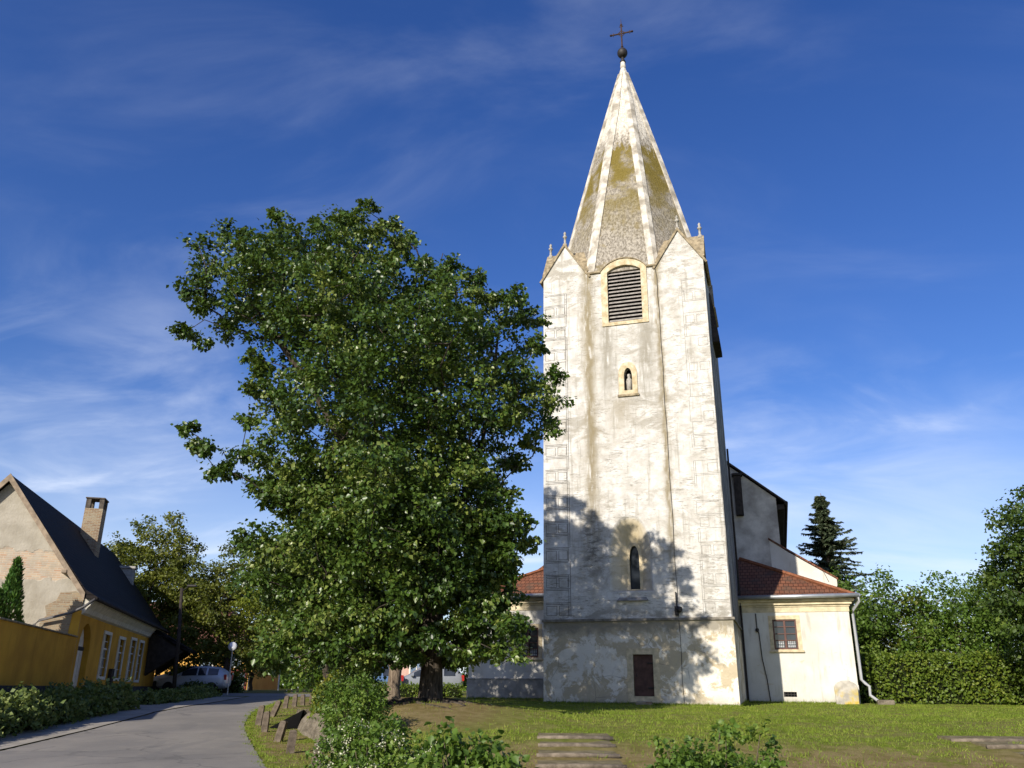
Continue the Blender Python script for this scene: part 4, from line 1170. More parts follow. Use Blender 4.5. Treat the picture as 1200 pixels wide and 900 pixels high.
# ------------------------------------------------------------------ hedges
def hedge(name, label, path, width, height, mat, leaf, dens, group=None, round_=.25, rough=.08, cat='hedge', zbase=None):
    c = np.array(path, float); o = c[0]; z0 = float(H(*o)) if zbase is None else zbase
    t = thing(name, label, cat, (o[0], o[1], z0), 0, group)
    core = MB(); rings = []; seg = np.r_[0, np.cumsum(np.linalg.norm(np.diff(c, axis=0), axis=1))]
    L = seg[-1]; n = max(3, int(L / .6))
    def at(s):
        return np.array([np.interp(s, seg, c[:, 0]), np.interp(s, seg, c[:, 1])])
    for i in range(n + 1):
        s = L * i / n; s = min(max(s, .12), L - .12); p = at(s); q = at(min(s + .1, L)) - at(max(s - .1, 0)); q = q / np.linalg.norm(q); nn = np.array([q[1], -q[0]])
        g = float(H(*p)) - z0; w = width / 2 * .8; hh = height * .86
        ring = []
        for a, b in ((-w, -.1), (-w, hh * .8), (-w * .7, hh), (w * .7, hh), (w, hh * .8), (w, -.1)):
            pp = p + nn * a - o; ring.append((pp[0], pp[1], g + b))
        rings.append(ring)
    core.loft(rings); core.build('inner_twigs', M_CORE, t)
    area = L * (width + 2 * height) + 2 * width * height; N = int(area * dens)
    s = rng.random(N) * L; k = rng.random(N); per = width + 2 * height
    u = k * per
    side = np.where(u < height, -1, np.where(u < height + width, 0, 1))
    aa = np.where(side == -1, -width / 2, np.where(side == 0, u - height - width / 2, width / 2))
    bb = np.where(side == -1, u, np.where(side == 0, height, per - u))
    endm = rng.random(N) < (2 * width * height) / area
    e = rng.random(N) < .5
    s = np.where(endm, np.where(e, 0, L), s); aa = np.where(endm, (rng.random(N) - .5) * width, aa); bb = np.where(endm, rng.random(N) * height, bb)
    rc = np.clip((bb - height * (1 - round_)) / (height * round_), 0, 1)
    aa = aa * (1 - .25 * rc ** 2)
    lump = .5 * np.sin(s * 2.3 + aa * 3) + .5 * np.sin(s * 5.1 + bb * 6 + 1)
    p = np.stack([np.interp(s, seg, c[:, 0]), np.interp(s, seg, c[:, 1])], 1)
    q = np.stack([np.interp(np.minimum(s + .1, L), seg, c[:, 0]) - np.interp(np.maximum(s - .1, 0), seg, c[:, 0]), np.interp(np.minimum(s + .1, L), seg, c[:, 1]) - np.interp(np.maximum(s - .1, 0), seg, c[:, 1])], 1)
    q = unit(q); nn = np.stack([q[:, 1], -q[:, 0]], 1)
    out = np.concatenate([nn * np.where(side == 0, 0, side)[:, None], (side == 0)[:, None] * 1.0], 1)
    eo = np.concatenate([q * np.where(e, -1, 1)[:, None], np.zeros((N, 1))], 1)
    out = np.where(endm[:, None], eo, out)
    pos = np.concatenate([p + nn * aa[:, None], (H(p[:, 0], p[:, 1]) + bb)[:, None]], 1) - np.array([o[0], o[1], z0])
    pos += out * (lump * rough + rng.normal(size=N) * rough * .8 - .03)[:, None] + rng.normal(size=(N, 3)) * .03
    nrm = unit(out * .8 + rng.normal(size=(N, 3)) * .5 + [0, 0, .35]); tip = unit(out * .5 + rng.normal(size=(N, 3)) * .7 + [0, 0, .25])
    V, F, r_ = leaves(pos, nrm, tip, leaf * (.6 + .8 * rng.random(N)), rnd=np.clip(rng.random(N) * .75 + .12 + .14 * lump, 0, 1))
    mesh_np('foliage', V, F, mat, t, rnd=r_)
    return t
hedge('clipped_hedge', 'long clipped green hedge on the lawn right of the sunlit annex', [(14.7, 38.4), (16.5, 37.2), (19.6, 36.2), (26, 34.6)], 1.4, 1.85, M_HEDGE, .11, 330, rough=.10)
hedge('juniper_hedge', 'low spreading juniper hedge along the pavement below the ochre garden wall', [(-12.9, 19.0), (-13.75, 26), (-14.6, 33.2)], 1.4, .62, M_JUNIPER, .13, 420, 'low hedges beside the lane', .6, .16)
hedge('juniper_hedge', 'low dark juniper hedge in front of the parked cars', [(-15.5, 37.5), (-15.9, 44), (-16.3, 48.3)], 1.1, .30, M_JUNIPER, .12, 380, 'low hedges beside the lane', .6, .12)
hedge('box_hedge', 'short dark box hedge near the shop door of the far yellow house', [(-18.3, 55.2), (-16.6, 55.2)], .9, .8, M_LEAF_D, .1, 330, rough=.07)
hedge('box_hedge', 'small rounded dark hedge right beside the silver car', [(-18.9, 51.6), (-17.3, 51.6)], .8, .5, M_LEAF_D, .1, 300, rough=.1)
hedge('golden_hedge', 'yellow green clipped hedge block on top of the old concrete wall', [(-5.25, 25.4), (-4.15, 24.9)], 1.1, .95, M_LEAF_B, .085, 700, rough=.07)
hedge('low_hedge', 'low clipped hedge in front of the cars behind the linden', [(-6.6, 41.0), (-2.2, 41.0)], .7, .5, M_HEDGE, .08, 400)

# ------------------------------------------------------------------ the big linden and its neighbour
SIL = [(-9.45, 10.98), (-9.59, 12.32), (-9.62, 13.73), (-8.72, 14.6), (-7.77, 14.85), (-7.16, 15.21), (-6.22, 14.78), (-5.88, 15.37), (-5.26, 15.65), (-4.47, 15.54), (-3.92, 15.09), (-2.99, 14.66), (-2.57, 13.8), (-2.05, 13.52), (-1.43, 13.66), (-0.91, 13.24), (-0.28, 12.83), (0.35, 12.7), (0.85, 12.15), (0.97, 11.08), (1.08, 10.29), (1.91, 9.66), (1.97, 9.03), (1.42, 8.53), (0.95, 8.03), (0.95, 7.43), (0.02, 7.07), (0.26, 6.37), (0.67, 6.03), (0.49, 5.24), (0.04, 4.58), (-0.39, 3.93), (-0.06, 3.51), (-0.27, 2.88), (-0.9, 2.57), (-1.65, 2.36), (-2.06, 2.3), (-3.13, 2.3), (-3.76, 2.1), (-4.63, 2.23), (-5.3, 2.63), (-5.71, 3.46), (-6.32, 4.09), (-6.86, 4.96), (-7.03, 5.4), (-6.07, 5.86), (-6.35, 6.43), (-7.7, 6.65), (-8.27, 7.11), (-8.99, 7.82), (-9.03, 8.43), (-7.95, 8.56), (-7.57, 8.94), (-7.45, 9.95), (-7.66, 10.73), (-8.27, 11.12), (-8.67, 10.98), (-8.75, 10.67), (-9.14, 10.85)]
PX, PZ_ = np.array(SIL).T
def in_poly(x, z):
    ins = np.zeros(len(x), bool); n = len(PX); j = n - 1
    for i in range(n):
        cnd = ((PZ_[i] > z) != (PZ_[j] > z)) & (x < (PX[j] - PX[i]) * (z - PZ_[i]) / (PZ_[j] - PZ_[i] + 1e-12) + PX[i]); ins ^= cnd; j = i
    return ins
def edge_d(x, z):
    d = np.full(len(x), 1e9); n = len(PX)
    for i in range(n):
        a = np.array([PX[i - 1], PZ_[i - 1]]); b = np.array([PX[i], PZ_[i]]); ab = b - a
        t = np.clip(((x - a[0]) * ab[0] + (z - a[1]) * ab[1]) / (ab @ ab + 1e-9), 0, 1)
        d = np.minimum(d, np.hypot(x - a[0] - t * ab[0], z - a[1] - t * ab[1]))
    return d
def linden_sampler(n):
    x = rng.uniform(-9.7, 2.1, n * 3); z = rng.uniform(2.0, 15.8, n * 3)
    k = in_poly(x, z); x, z = x[k], z[k]; d = edge_d(x, z)
    k = d > .22; x, z, d = x[k], z[k], d[k]
    half = np.minimum(3.9, .3 + 1.15 * d)
    # mostly the outer shell of the crown
    sgn = np.where(rng.random(len(x)) < .6, -1, 1)
    y = sgn * half * (rng.random(len(x)) ** .45) * .95
    return np.stack([x, 22 + y, z], 1)[:n]
CL = poisson(linden_sampler, .76, 640, 16000)
_h = np.sin(CL[:, 0] * 2.1 + 1.0) * np.sin(CL[:, 2] * 1.9 + .6 * CL[:, 0]) + .6 * np.sin(CL[:, 1] * 2.3 + CL[:, 2])
CL = CL[(_h < .60) | (rng.random(len(CL)) < .25) | (CL[:, 2] < 7.0)]
def skirt(m):
    x = rng.uniform(-6.6, .9, m * 4); z = rng.uniform(2.2, 7.2, m * 4); k = in_poly(x, z); x, z = x[k], z[k]
    return np.stack([x, 22 + rng.uniform(-2.6, 2.4, len(x)) * np.minimum(1, .35 + .5 * edge_d(x, z)), z], 1)[:m]
CL = np.vstack([CL, poisson(skirt, .62, 110, 3000)])
low = poisson(lambda m: np.stack([rng.uniform(-5.5, .2, m), rng.uniform(19.6, 23.2, m), rng.uniform(2.25, 3.3, m)], 1), .62, 46, 3000)
low = low[np.hypot(low[:, 0] + 1.95, low[:, 1] - 22) > .9]
rgt = poisson(lambda m: np.stack([rng.uniform(-1.2, .15, m), rng.uniform(20.6, 23.4, m), rng.uniform(3.2, 6.0, m)], 1), .62, 24, 3000)
CL = np.vstack([CL, low, rgt])
RL = np.clip(.36 + .16 * edge_d(CL[:, 0], CL[:, 2]), .40, .66) * rng.uniform(.75, 1.3, len(CL))
add_tree('linden_tree', 'huge dark green linden standing before the church tower, its crown taller than house roofs', 'tree',
         (-1.95, 22.0, float(H(-1.95, 22)) - .08), (-2.0, 22.1, 4.4), (-2.4, 22.2, 14.0), CL, RL, 300, .115, M_LINDEN, M_BARK, .27, flare=.22, droop=.75, flat=.65,
         extra=[[(-1.3, 22.3, 6.6), (-.6, 22.3, 9.4), (-.4, 22.2, 11.6)], [(-3.6, 21.8, 6.4), (-5.6, 21.7, 9.6), (-7.6, 21.6, 12.2)], [(-4.0, 22.2, 5.2), (-6.3, 22.3, 7.3)], [(-2.6, 23.4, 7.5), (-3.4, 24.0, 12)]])
def blob_tree(n, c, r, mind=.7, seed_noise=.25, shell=.5):
    def S(m):
        d = unit(rng.normal(size=(m, 3))); 
        lump = 1 + seed_noise * (np.sin(d[:, 0] * 4 + c[0]) * np.cos(d[:, 1] * 4 + c[1]) + .6 * np.sin(d[:, 2] * 7 + c[0] * 2))
        t = (shell + (1 - shell) * rng.random(m)) * lump
        return np.array(c) + d * t[:, None] * np.array(r)
    return poisson(S, mind, n, 5000)
C2 = blob_tree(170, (-5.6, 29.4, 5.6), (3.3, 2.7, 3.3), .6)
add_tree('young_tree', 'smaller tree with pale trunk standing just behind the big linden', 'tree', (-3.62, 28, float(H(-3.6, 28)) - .05), (-3.75, 28.1, 3.4), (-5.2, 29.0, 8.0), C2, .66, 170, .14, M_LINDEN, M_BARK_LT, .2)

# trees along the street, far left
g_t = 'trees along the far street'
Ct = blob_tree(165, (-24.1, 57, 7.3), (4.0, 3.1, 4.4), .7)
add_tree('street_tree', 'tallest leafy tree behind the end of the ochre house', 'tree', (-24.0, 57, 1.3), (-24.0, 57, 3.8), (-24.1, 57, 9.4), Ct, .9, 190, .19, M_LEAF_A, M_BARK, .25, g_t)
Ct = blob_tree(130, (-18.6, 55.6, 6.2), (3.0, 2.5, 3.5), .66)
add_tree('street_tree', 'olive green tree above the parked silver car', 'tree', (-17.5, 55, 1.35), (-17.6, 55, 3.4), (-18.3, 55.5, 7.8), Ct, .78, 180, .17, M_LEAF_A, M_BARK, .26, g_t)
Ct = blob_tree(100, (-11.0, 44.8, 6.3), (2.7, 2.3, 2.7), .65)
add_tree('street_tree', 'yellow green tree showing past the left side of the linden crown', 'tree', (-9.2, 45.5, 1.1), (-9.5, 45.2, 3.2), (-10.8, 44.8, 7.2), Ct, .75, 170, .16, M_LEAF_B, M_BARK, .18, g_t)
Ct = blob_tree(60, (-19.0, 66, 4.4), (1.8, 1.6, 1.7), .6)
add_tree('street_tree', 'small dark tree hiding the corner of the far yellow house', 'tree', (-19.2, 66, 1.4), (-19.2, 66, 2.6), (-19.0, 66, 5), Ct, .65, 150, .16, M_LEAF_A, M_BARK, .14, g_t)
g_f = 'far garden trees beyond the street'
for i, (x, y, zc, rx, rz, lb) in enumerate([(-26.0, 92, 4.4, 3.6, 3.0, 'distant green tree closing the view down the lane'), (-14.5, 92, 4.8, 4.5, 3.6, 'distant green tree beyond the pink house'), (-6.0, 84, 5.0, 5.5, 3.4, 'distant green tree seen past the linden trunk')]):
    Ct = blob_tree(70, (x, y, zc), (rx, 3, rz), .9)
    add_tree('garden_tree', lb, 'tree', (x, y, 1.5), (x, y, 2.6), (x, y, zc + 2), Ct, 1.0, 150, .24, M_LEAF_C, M_BARK, .22, g_f)

nfw = 30000
fx = rng.uniform(-75, 30, nfw); top = 4.6 + 1.3 * np.sin(fx * .23) + .9 * np.sin(fx * .61 + 1) + .5 * np.sin(fx * 1.7)
fz = 1.3 + (top - 1.3) * rng.random(nfw) ** .8; fy = 112 + rng.uniform(-3, 3, nfw)
V, F, q = leaves(np.stack([fx, fy, fz], 1), unit(rng.normal(size=(nfw, 3)) + [0, -.4, .5]), unit(rng.normal(size=(nfw, 3))), rng.uniform(.35, .8, nfw))
tag(mesh_np('far_wood', V, F, M_LEAF_C, rnd=q), kind='stuff')

# right-hand side trees and bushes
Cr = blob_tree(420, (22.8, 32.4, 5.3), (4.3, 3.6, 4.5), .60, .10, .45)
add_tree('maple_tree', 'big dark leafy tree cut off by the right picture edge', 'tree', (23.3, 33.4, 1.2), (23.2, 33.2, 3.0), (22.9, 32.6, 8.8), Cr, .78, 250, .14, M_LEAF_D, M_BARK, .3)
g_b = 'loose green trees behind the clipped hedge'
for (x, y, zc, rx, ry, rz, n, mat, lb) in [(17.6, 45, 4.6, 2.5, 2.2, 2.9, 80, M_LEAF_C, 'dense green bush right behind the annex corner and downpipe'),
        (20.6, 46.5, 4.1, 2.4, 2.2, 2.7, 75, M_LEAF_A, 'olive bush in the middle of the row behind the clipped hedge'),
        (22.6, 44, 4.3, 2.4, 2.2, 2.9, 85, M_LEAF_C, 'taller loose bush with upright shoots behind the clipped hedge'),
        (25.6, 45, 4.4, 2.6, 2.2, 3.4, 75, M_LEAF_C, 'green bush beside the big tree at the right')]:
    Ct = blob_tree(n, (x, y, zc), (rx, ry, rz), .62, .3, .4)
    add_tree('wild_bush', lb, 'bush', (x, y, 1.25), (x, y, 2.0), (x, y, zc + rz * .7), Ct, .8, 140, .16, mat, M_BARK, .12, g_b, flat=.9, droop=.2)

# spruce behind the church
def spruce(name, label, x, y, zb, h, r):
    t = thing(name, label, 'tree', (x, y, zb))
    MB().tube([(0, 0, 0), (0, 0, h * .6), (.05, 0, h)], [.26, .14, .02], 8).build('trunk', M_BARK_LT, t, True)
    nodes = []; V = []; F = []; P = []; N_ = []; T_ = []; S_ = []; b = 0
    for u in np.sort(.09 + .90 * rng.random(330) ** 1.0):
        for i in range(1):
            z = u * h; L0 = r * (1 - u) ** .88 + .10
            a = rng.random() * 2 * np.pi; L = L0 * (.35 + .75 * rng.random()); dr = rng.uniform(.6, 1.4); d = np.array([math.cos(a), math.sin(a), 0])
            pts = [np.array([0, 0, z]) + d * L * q + np.array([0, 0, L * (.14 * q - .50 * dr * q ** 2 + .38 * q ** 3)]) for q in np.linspace(0, 1, 6)]
            s = np.array([-d[1], d[0], 0])
            for q in range(5):
                p0, p1 = pts[q], pts[q + 1]; w = .022 * (1 - q / 6)
                V += [p0 + s * w, p0 - s * w, p0 + [0, 0, w], p1 + s * w, p1 - s * w, p1 + [0, 0, w]]
                F += [(b, b + 2, b + 5, b + 3), (b + 2, b + 1, b + 4, b + 5), (b + 1, b, b + 3, b + 4)]; b += 6
                m = 36
                tt = rng.random(m)[:, None]; pp = p0 + (p1 - p0) * tt
                sg = np.where(rng.random(m) < .5, 1, -1)[:, None]
                P.append(pp); T_.append(unit(s * sg + d * .7 + rng.normal(size=(m, 3)) * .25 - np.array([0, 0, .45]))); N_.append(unit(rng.normal(size=(m, 3)) * .5 + [0, 0, 1])); S_.append(rng.uniform(.22, .5, m) * (1.05 - q * .1))
    mesh_np('branches', V, F, M_BARK, t)
    P, N_, T_, S_ = map(np.concatenate, (P, N_, T_, S_))
    V, F, q = leaves(P, N_, T_, S_, wide=.16, fold=.04)
    mesh_np('needles', V, F, M_SPRUCE, t, rnd=q)
spruce('spruce_tree', 'dark spruce rising behind the church aisle roof', 22.6, 60, 1.4, 14.0, 6.0)

# ------------------------------------------------------------------ shrubs in the foreground
def shrub(name, label, x, y, h, r, nclump, per, leaf, mat, crad, group=None, low=.25, sprigs=0, fine=True, wide=.38, z=None):
    zb = float(H(x, y)) - .03 if z is None else z
    t = thing(name, label, 'shrub', (x, y, zb), 0, group)
    def S(m):
        d = unit(rng.normal(size=(m, 3))); tt = .45 + .55 * rng.random(m)
        zc = h * (.5 + low * .5); P = d * tt[:, None] * np.array([r, r * .85, h - zc]); P[:, 2] += zc
        return P
    C = poisson(S, crad * .95, nclump, 3000)
    if sprigs:
        a = rng.random(sprigs) * 6.28; q = rng.random(sprigs) ** .5 * r * .7
        C = np.vstack([C] + [np.stack([q * np.cos(a), q * np.sin(a), h * (.93 + .11 * k) + .0 * a], 1)[rng.random(sprigs) < (1 - k * .28)] for k in range(3)])
    V = []; F = []; b = 0
    for c in C:
        root = np.array([c[0] * .15, c[1] * .15, 0]); m = root * .45 + c * .55 + rng.normal(size=3) * .03; m[2] = c[2] * .55
        for (p, q, w0, w1) in ((root, m, .012, .008), (m, c, .008, .004)):
            for k in range(3):
                an = k * 2.1; o = np.array([math.cos(an), math.sin(an), 0]); V += [p + o * w0, q + o * w1]
            F += [(b, b + 2, b + 3, b + 1), (b + 2, b + 4, b + 5, b + 3), (b + 4, b, b + 1, b + 5)]; b += 6
    mesh_np('stems', V, F, M_BARK_LT, t)
    V, F, q = clump_leaves(C, crad, per, leaf, .9, .25, fine=fine, wide=wide)
    mesh_np('foliage', V, F, mat, t, rnd=q)
    return t, C
shrub('broadleaf_shrub', 'broad-leaved green shrub at the bottom edge, left of the wooden steps', -.30, 6.6, 1.20, .47, 95, 62, .056, M_LEAF_C, .13, sprigs=1)
shrub('feathery_shrub', 'loose small-leaved green bush at the bottom edge, right of the wooden steps', 1.58, 7.0, 1.13, .68, 150, 75, .042, M_LEAF_C, .12, sprigs=9)
t, C = shrub('flowering_shrub', 'leafy shrub dotted with cream flower heads at the bottom edge', -1.30, 9.0, 1.20, .62, 95, 85, .046, M_LEAF_C, .15)
top = C[C[:, 2] > np.percentile(C[:, 2], 40)]
n = 1500; ci = rng.integers(0, len(top), n); hd = top[ci] + unit(rng.normal(size=(len(top), 3)) + [0, -.6, .8])[ci] * .12 + rng.normal(size=(n, 3)) * .028
V, F, q = leaves(hd, unit(rng.normal(size=(n, 3)) + [0, 0, 1]), unit(rng.normal(size=(n, 3))), np.full(n, .018), wide=.5)
mesh_np('flowers', V, F, M_FLOWER, t, rnd=q)
shrub('bank_shrub', 'dense bright green shrub growing down the bank over the concrete wall', -3.05, 17.6, 1.35, .60, 90, 85, .06, M_LEAF_C, .19, low=-.1, fine=False, z=.55)
shrub('bank_shrub', 'dark green shrub between the golden hedge and the linden', -3.6, 20.5, 1.05, .72, 70, 75, .07, M_LEAF_D, .22, low=-.1, fine=False, z=1.0)

# ------------------------------------------------------------------ concrete wall along the bank
cw = thing('retaining_wall', 'rough sloping concrete wall of an old cellar entrance below the bank', 'wall', (-4.4, 21.4, .38))
mb = MB((4.4, -21.4, -.38)); rings = []
path = [(-6.25, 26.3, 1.02), (-5.5, 24.2, 1.06), (-4.9, 22.8, 1.08), (-4.3, 21.3, 1.05), (-3.6, 19.3, .88), (-3.0, 17.5, .68), (-2.55, 16.4, .50)]
for i, (x, y, z) in enumerate(path):
    g = float(road_z(y)); j = np.zeros(8)
    rings.append([(x - .08 + j[0], y, g - .2), (x + .12 + j[1], y, (g + z) / 2 + j[5] * .5), (x + .34 + j[2], y, z), (x + .62 + j[3], y, z + .03), (x + .74, y, z - .04), (x + .6, y, g - .2)])
mb.loft(rings); mb.build('wall', M_CONC, cw)
mb = MB((4.4, -21.4, -.38)); mb.loft([[(-6.42, 26.35, .4), (-6.2, 26.25, 1.10), (-5.55, 26.35, 1.16), (-5.55, 26.4, .4)], [(-6.42, 26.6, .4), (-6.2, 26.55, 1.10), (-5.55, 26.6, 1.16), (-5.55, 26.6, .4)]]); mb.build('end_slab', M_CONC, cw)
mb = MB((4.4, -21.4, -.38)); mb.loft([[(-6.95, 26.0, .60), (-6.0, 26.1, 1.10), (-6.05, 25.6, .42)], [(-6.95, 26.3, .60), (-6.0, 26.4, 1.10), (-6.05, 25.9, .42)]]); mb.build('black_shade_wedge', M_DARK, cw)  # black wedge standing in for the shadow at the wall's far end
# ------------------------------------------------------------------ wooden bollards along the verge
def bollard_proto(h=.5):
    t = thing('bollard', 'x', 'bollard', (0, 0, 0), 0, 'old wooden bollards along the lane')
    mb = MB(); w = .085
    mb.loft([[(-w, -w * .8, -.12), (w, -w * .8, -.12), (w, w * .8, -.12), (-w, w * .8, -.12)], [(-w * 1.02, -w * .8, h * .5), (w, -w * .82, h * .5), (w * .98, w * .8, h * .5), (-w, w * .78, h * .5)],
             [(-w * .92, -w * .75, h * .93), (w * .95, -w * .75, h * .96), (w * .95, w * .7, h * .98), (-w * .92, w * .7, h * .95)], [(-w * .6, -w * .5, h), (w * .55, -w * .5, h * 1.03), (w * .55, w * .45, h * 1.03), (-w * .6, w * .45, h)]])
    mb.build('post', M_WOODPOST, t)
    return t
bp = bollard_proto()
bl = [(-3.47, 16.5, 1.05, 4, 'nearest wooden bollard, dark, cut off by the bottom edge'), (-4.80, 20, .95, 3, 'second nearest wooden bollard, upright beside the concrete wall'),
      (-5.72, 22.5, .97, 13, 'stubby bollard leaning right, third from the camera'), (-6.76, 25, 1.05, 2, 'upright pale bollard at the lane edge, left of the leaning ones'),
      (-7.45, 26.8, 1.12, 5, 'dark bollard standing close behind the pale lane edge one'), (-7.9, 30, 1.05, 22, 'bollard leaning hard to the right at the bend'),
      (-9.0, 36, .92, 3, 'left of the two far bollards against the dark road'), (-9.0, 37.5, .98, 0, 'right of the two far bollards against the dark road'),
      (-9.0, 39, .9, -3, 'far short bollard just left of the golden hedge'), (-9.3, 42, .85, 2, 'farthest bollard, half hidden by the golden hedge')]
def dup(root, loc, rot):
    r_ = root.copy(); COL.objects.link(r_); r_.location = loc; r_.rotation_euler = rot
    for c_ in list(root.children):
        q_ = c_.copy(); COL.objects.link(q_); q_.parent = r_
        for g_ in c_.children:
            d_ = g_.copy(); COL.objects.link(d_); d_.parent = q_
    return r_
for i, (x, y, s, tilt, lb) in enumerate(bl):
    loc = (x, y, float(H(x, y))); rot = (R(rng.normal() * 3), R(tilt), rng.random() * .6 - .3)
    o = bp if i == 0 else dup(bp, loc, rot)
    o.location = loc; o.rotation_euler = rot; o.scale = (1, 1, s); o['label'] = lb

mb = MB(); mb.bevbox(-.09, .09, -.078, .078, .36, .395, .004); mb.build('iron_band', M_RUSTIRON, bp)
mb = MB(); mb.lathe([(.012, -.05), (.03, -.03), (.03, .03), (.012, .05)], (.115, 0, .38), 8, 'y'); mb.build('iron_ring', M_RUSTIRON, bp)

# ------------------------------------------------------------------ log steps
def steps(label, x0, y0, w, n, shift, rot):
    t = thing('log_steps', label, 'steps', (x0, y0, float(H(x0 + w / 2, y0))), rot)
    z = 0; rz = t.location.z
    for i in range(n):
        y = -.72 * i; gz_ = float(H(x0 + w / 2, y0 + y)) - rz
        m = MB(); a, b = shift * i - .05 * rng.random(), shift * i + w + .06 * rng.random()
        m.tube([(a, y, gz_ + .015), ((a + b) / 2, y + .01, gz_ + .025), (b, y, gz_ + .015)], [.04, .044, .038], 10)
        m.build('log', M_LOG, t, True)
        m = MB(); m.loft([[(a + .04, y + .06, gz_ - .1), (b - .04, y + .06, gz_ - .1), (b - .04, y + .06, gz_ + .05), (a + .04, y + .06, gz_ + .05)], [(a + .04, y + .56, gz_ - .1), (b - .04, y + .56, gz_ - .1), (b - .04, y + .60, gz_ + .075), (a + .04, y + .60, gz_ + .075)]])
        m.build('tread', M_TREAD, t)
M_TREAD = simple('trodden dusty tread', (.17, .145, .085), .95, .35, 6, .5, .05)
steps('flight of old log steps climbing the scorched slope in the middle', .52, 16.2, 1.32, 5, -.02, 0)
steps('flight of log steps at the right edge of the picture', 8.05, 16.4, 1.7, 5, .24, 0)

# ------------------------------------------------------------------ street things far left
def car(name, label, x, y, z, rot, paint, L=4.2, W=1.76, Hh=1.58, suv=True, group=None, wagon=.0):
    t = thing(name, label, 'car', (x, y, z), rot, group)
    # stations along x (front is -x): x, z_low, z_belt, z_top, half width low, belt, top
    hl = L / 2
    st = [(-hl, .38, .62, .66, .58, .60, .50), (-hl + .10, .26, .74, .78, .74, .78, .66), (-hl + .55, .22, .86, .92, .86, .86, .74), (-hl + 1.02, .22, .93, 1.0, .88, .88, .76), (-hl + 1.30, .22, .96, 1.12, .88, .88, .72),
          (-hl + 1.95, .22, .97, Hh - .06, .88, .88, .62), (-hl + 2.5, .22, .98, Hh, .88, .88, .62), (hl - 1.1, .22, 1.0, Hh - .01, .88, .88, .61), (hl - .45, .24, 1.02, Hh - .08, .87, .87, .60), (hl - .14, .30, 1.02, 1.12 + .1, .82, .84, .66), (hl, .40, .92, .98, .70, .74, .62)]
    def ring(s, e=0):
        X, a, b, c, w0, w1, w2 = s
        k = W / 1.76
        return [(X, -w0 * k - e, a), (X, -w0 * k * 1.02 - e, (a + b) / 2), (X, -w1 * k - e, b), (X, -(w1 * .25 + w2 * .75) * k - e, b + (c - b) * .8), (X, -w2 * k * .8, c + e), (X, w2 * k * .8, c + e), (X, (w1 * .25 + w2 * .75) * k + e, b + (c - b) * .8), (X, w1 * k + e, b), (X, w0 * k * 1.02 + e, (a + b) / 2), (X, w0 * k + e, a)]
    body = MB().loft([ring(s) for s in st]).build('body', paint, t, True)
    m = body.modifiers.new('s', 'SUBSURF'); m.levels = 1; m.render_levels = 2
    def lerp(X):
        i = max(k for k in range(len(st)) if st[k][0] <= X + 1e-6); i = min(i, len(st) - 2)
        f = (X - st[i][0]) / (st[i + 1][0] - st[i][0]); return tuple(a + (b - a) * f for a, b in zip(st[i], st[i + 1]))
    for s_ in (-1, 1):
        for (xa, xb) in ((-hl + 1.52, -hl + 2.38), (-hl + 2.46, hl - 1.18), (hl - 1.08, hl - .48)):
            g = MB(); rr = []
            for X in np.linspace(xa, xb, 4):
                _, a, b, c, w0, w1, w2 = lerp(X); k = W / 1.76; q = []
                for f in (.06, .45, .78):
                    zz = b + (c - b) * f; ww = (w1 + (w1 * .25 + w2 * .75 - w1) * f / .8) * k + .004; q.append((X, s_ * ww, zz))
                rr.append(q)
            g.loft(rr, cap=False, closed=False); g.build('side_window', M_GLASS, t)
    g = MB(); k = W / 1.76
    a, b = lerp(-hl + 1.22), lerp(-hl + 1.93)
    g.add([(a[0], -.62 * k, a[3] + .0), (a[0], .62 * k, a[3]), (b[0], .50 * k, b[3] + .012), (b[0], -.50 * k, b[3] + .012)], [(0, 1, 2, 3)]); g.build('windscreen', M_GLASS, t)
    for xx in (-hl + .82, hl - .78):
        for s_ in (-1, 1):
            wv = MB(); wv.lathe([(.2, -.1), (.31, -.1), (.33, -.06), (.33, .06), (.31, .1), (.2, .1)], (xx, s_ * (W / 2 - .07), .33), 18, 'y'); ww = wv.build('wheel', M_TYRE, t)
            rm = MB(); rm.lathe([(.02, -.08), (.2, -.095), (.21, .0), (.2, .095), (.02, .08)], (xx, s_ * (W / 2 - .07), .33), 14, 'y'); rm.build('rim', M_ZINC, ww)
    for s_ in (-1, 1):
        m2 = MB(); m2.bevbox(-hl + .02, -hl + .26, s_ * .66 * k - .12, s_ * .66 * k + .12, .66, .79, .03); m2.build('headlight', M_LAMP, t)
        m2 = MB(); m2.bevbox(hl - .14, hl + .01, s_ * .72 * k - .07, s_ * .72 * k + .07, .78, 1.08, .02); m2.build('taillight', M_RED, t)
        m2 = MB(); m2.bevbox(-hl + 1.36, -hl + 1.52, s_ * (.97 * k) - .08, s_ * (.97 * k) + .08, .98, 1.1, .03); m2.build('mirror', paint, t)
    return t
M_TYRE = simple('black tyre', (.02, .02, .02), .85, .2, 8, .1, .2)
M_LAMP = m_glass('lamp glass', (.45, .47, .48), .12)
M_RED = simple('red lamp', (.35, .02, .015), .3, .2, 6, 0, .5)
def paint(n, c): return simple(n, c, .3, .06, 2, .0, .5, .15)
P_SILVER = paint('silver blue car paint', (.46, .50, .56)); P_WHITE = paint('white car paint', (.62, .62, .60)); P_BLUE = paint('blue car paint', (.10, .18, .34)); P_GREY = paint('grey car paint', (.22, .24, .27))
g_c = 'cars parked along the street'
car('parked_car', 'silver blue car parked nearest the low dark hedge', -18.9, 53.2, 1.34, .05, P_SILVER, 4.1, group=g_c)
car('parked_car', 'white car parked behind the silver one, showing only its front half', -20.6, 56.0, 1.40, .03, P_WHITE, 4.4, group=g_c)
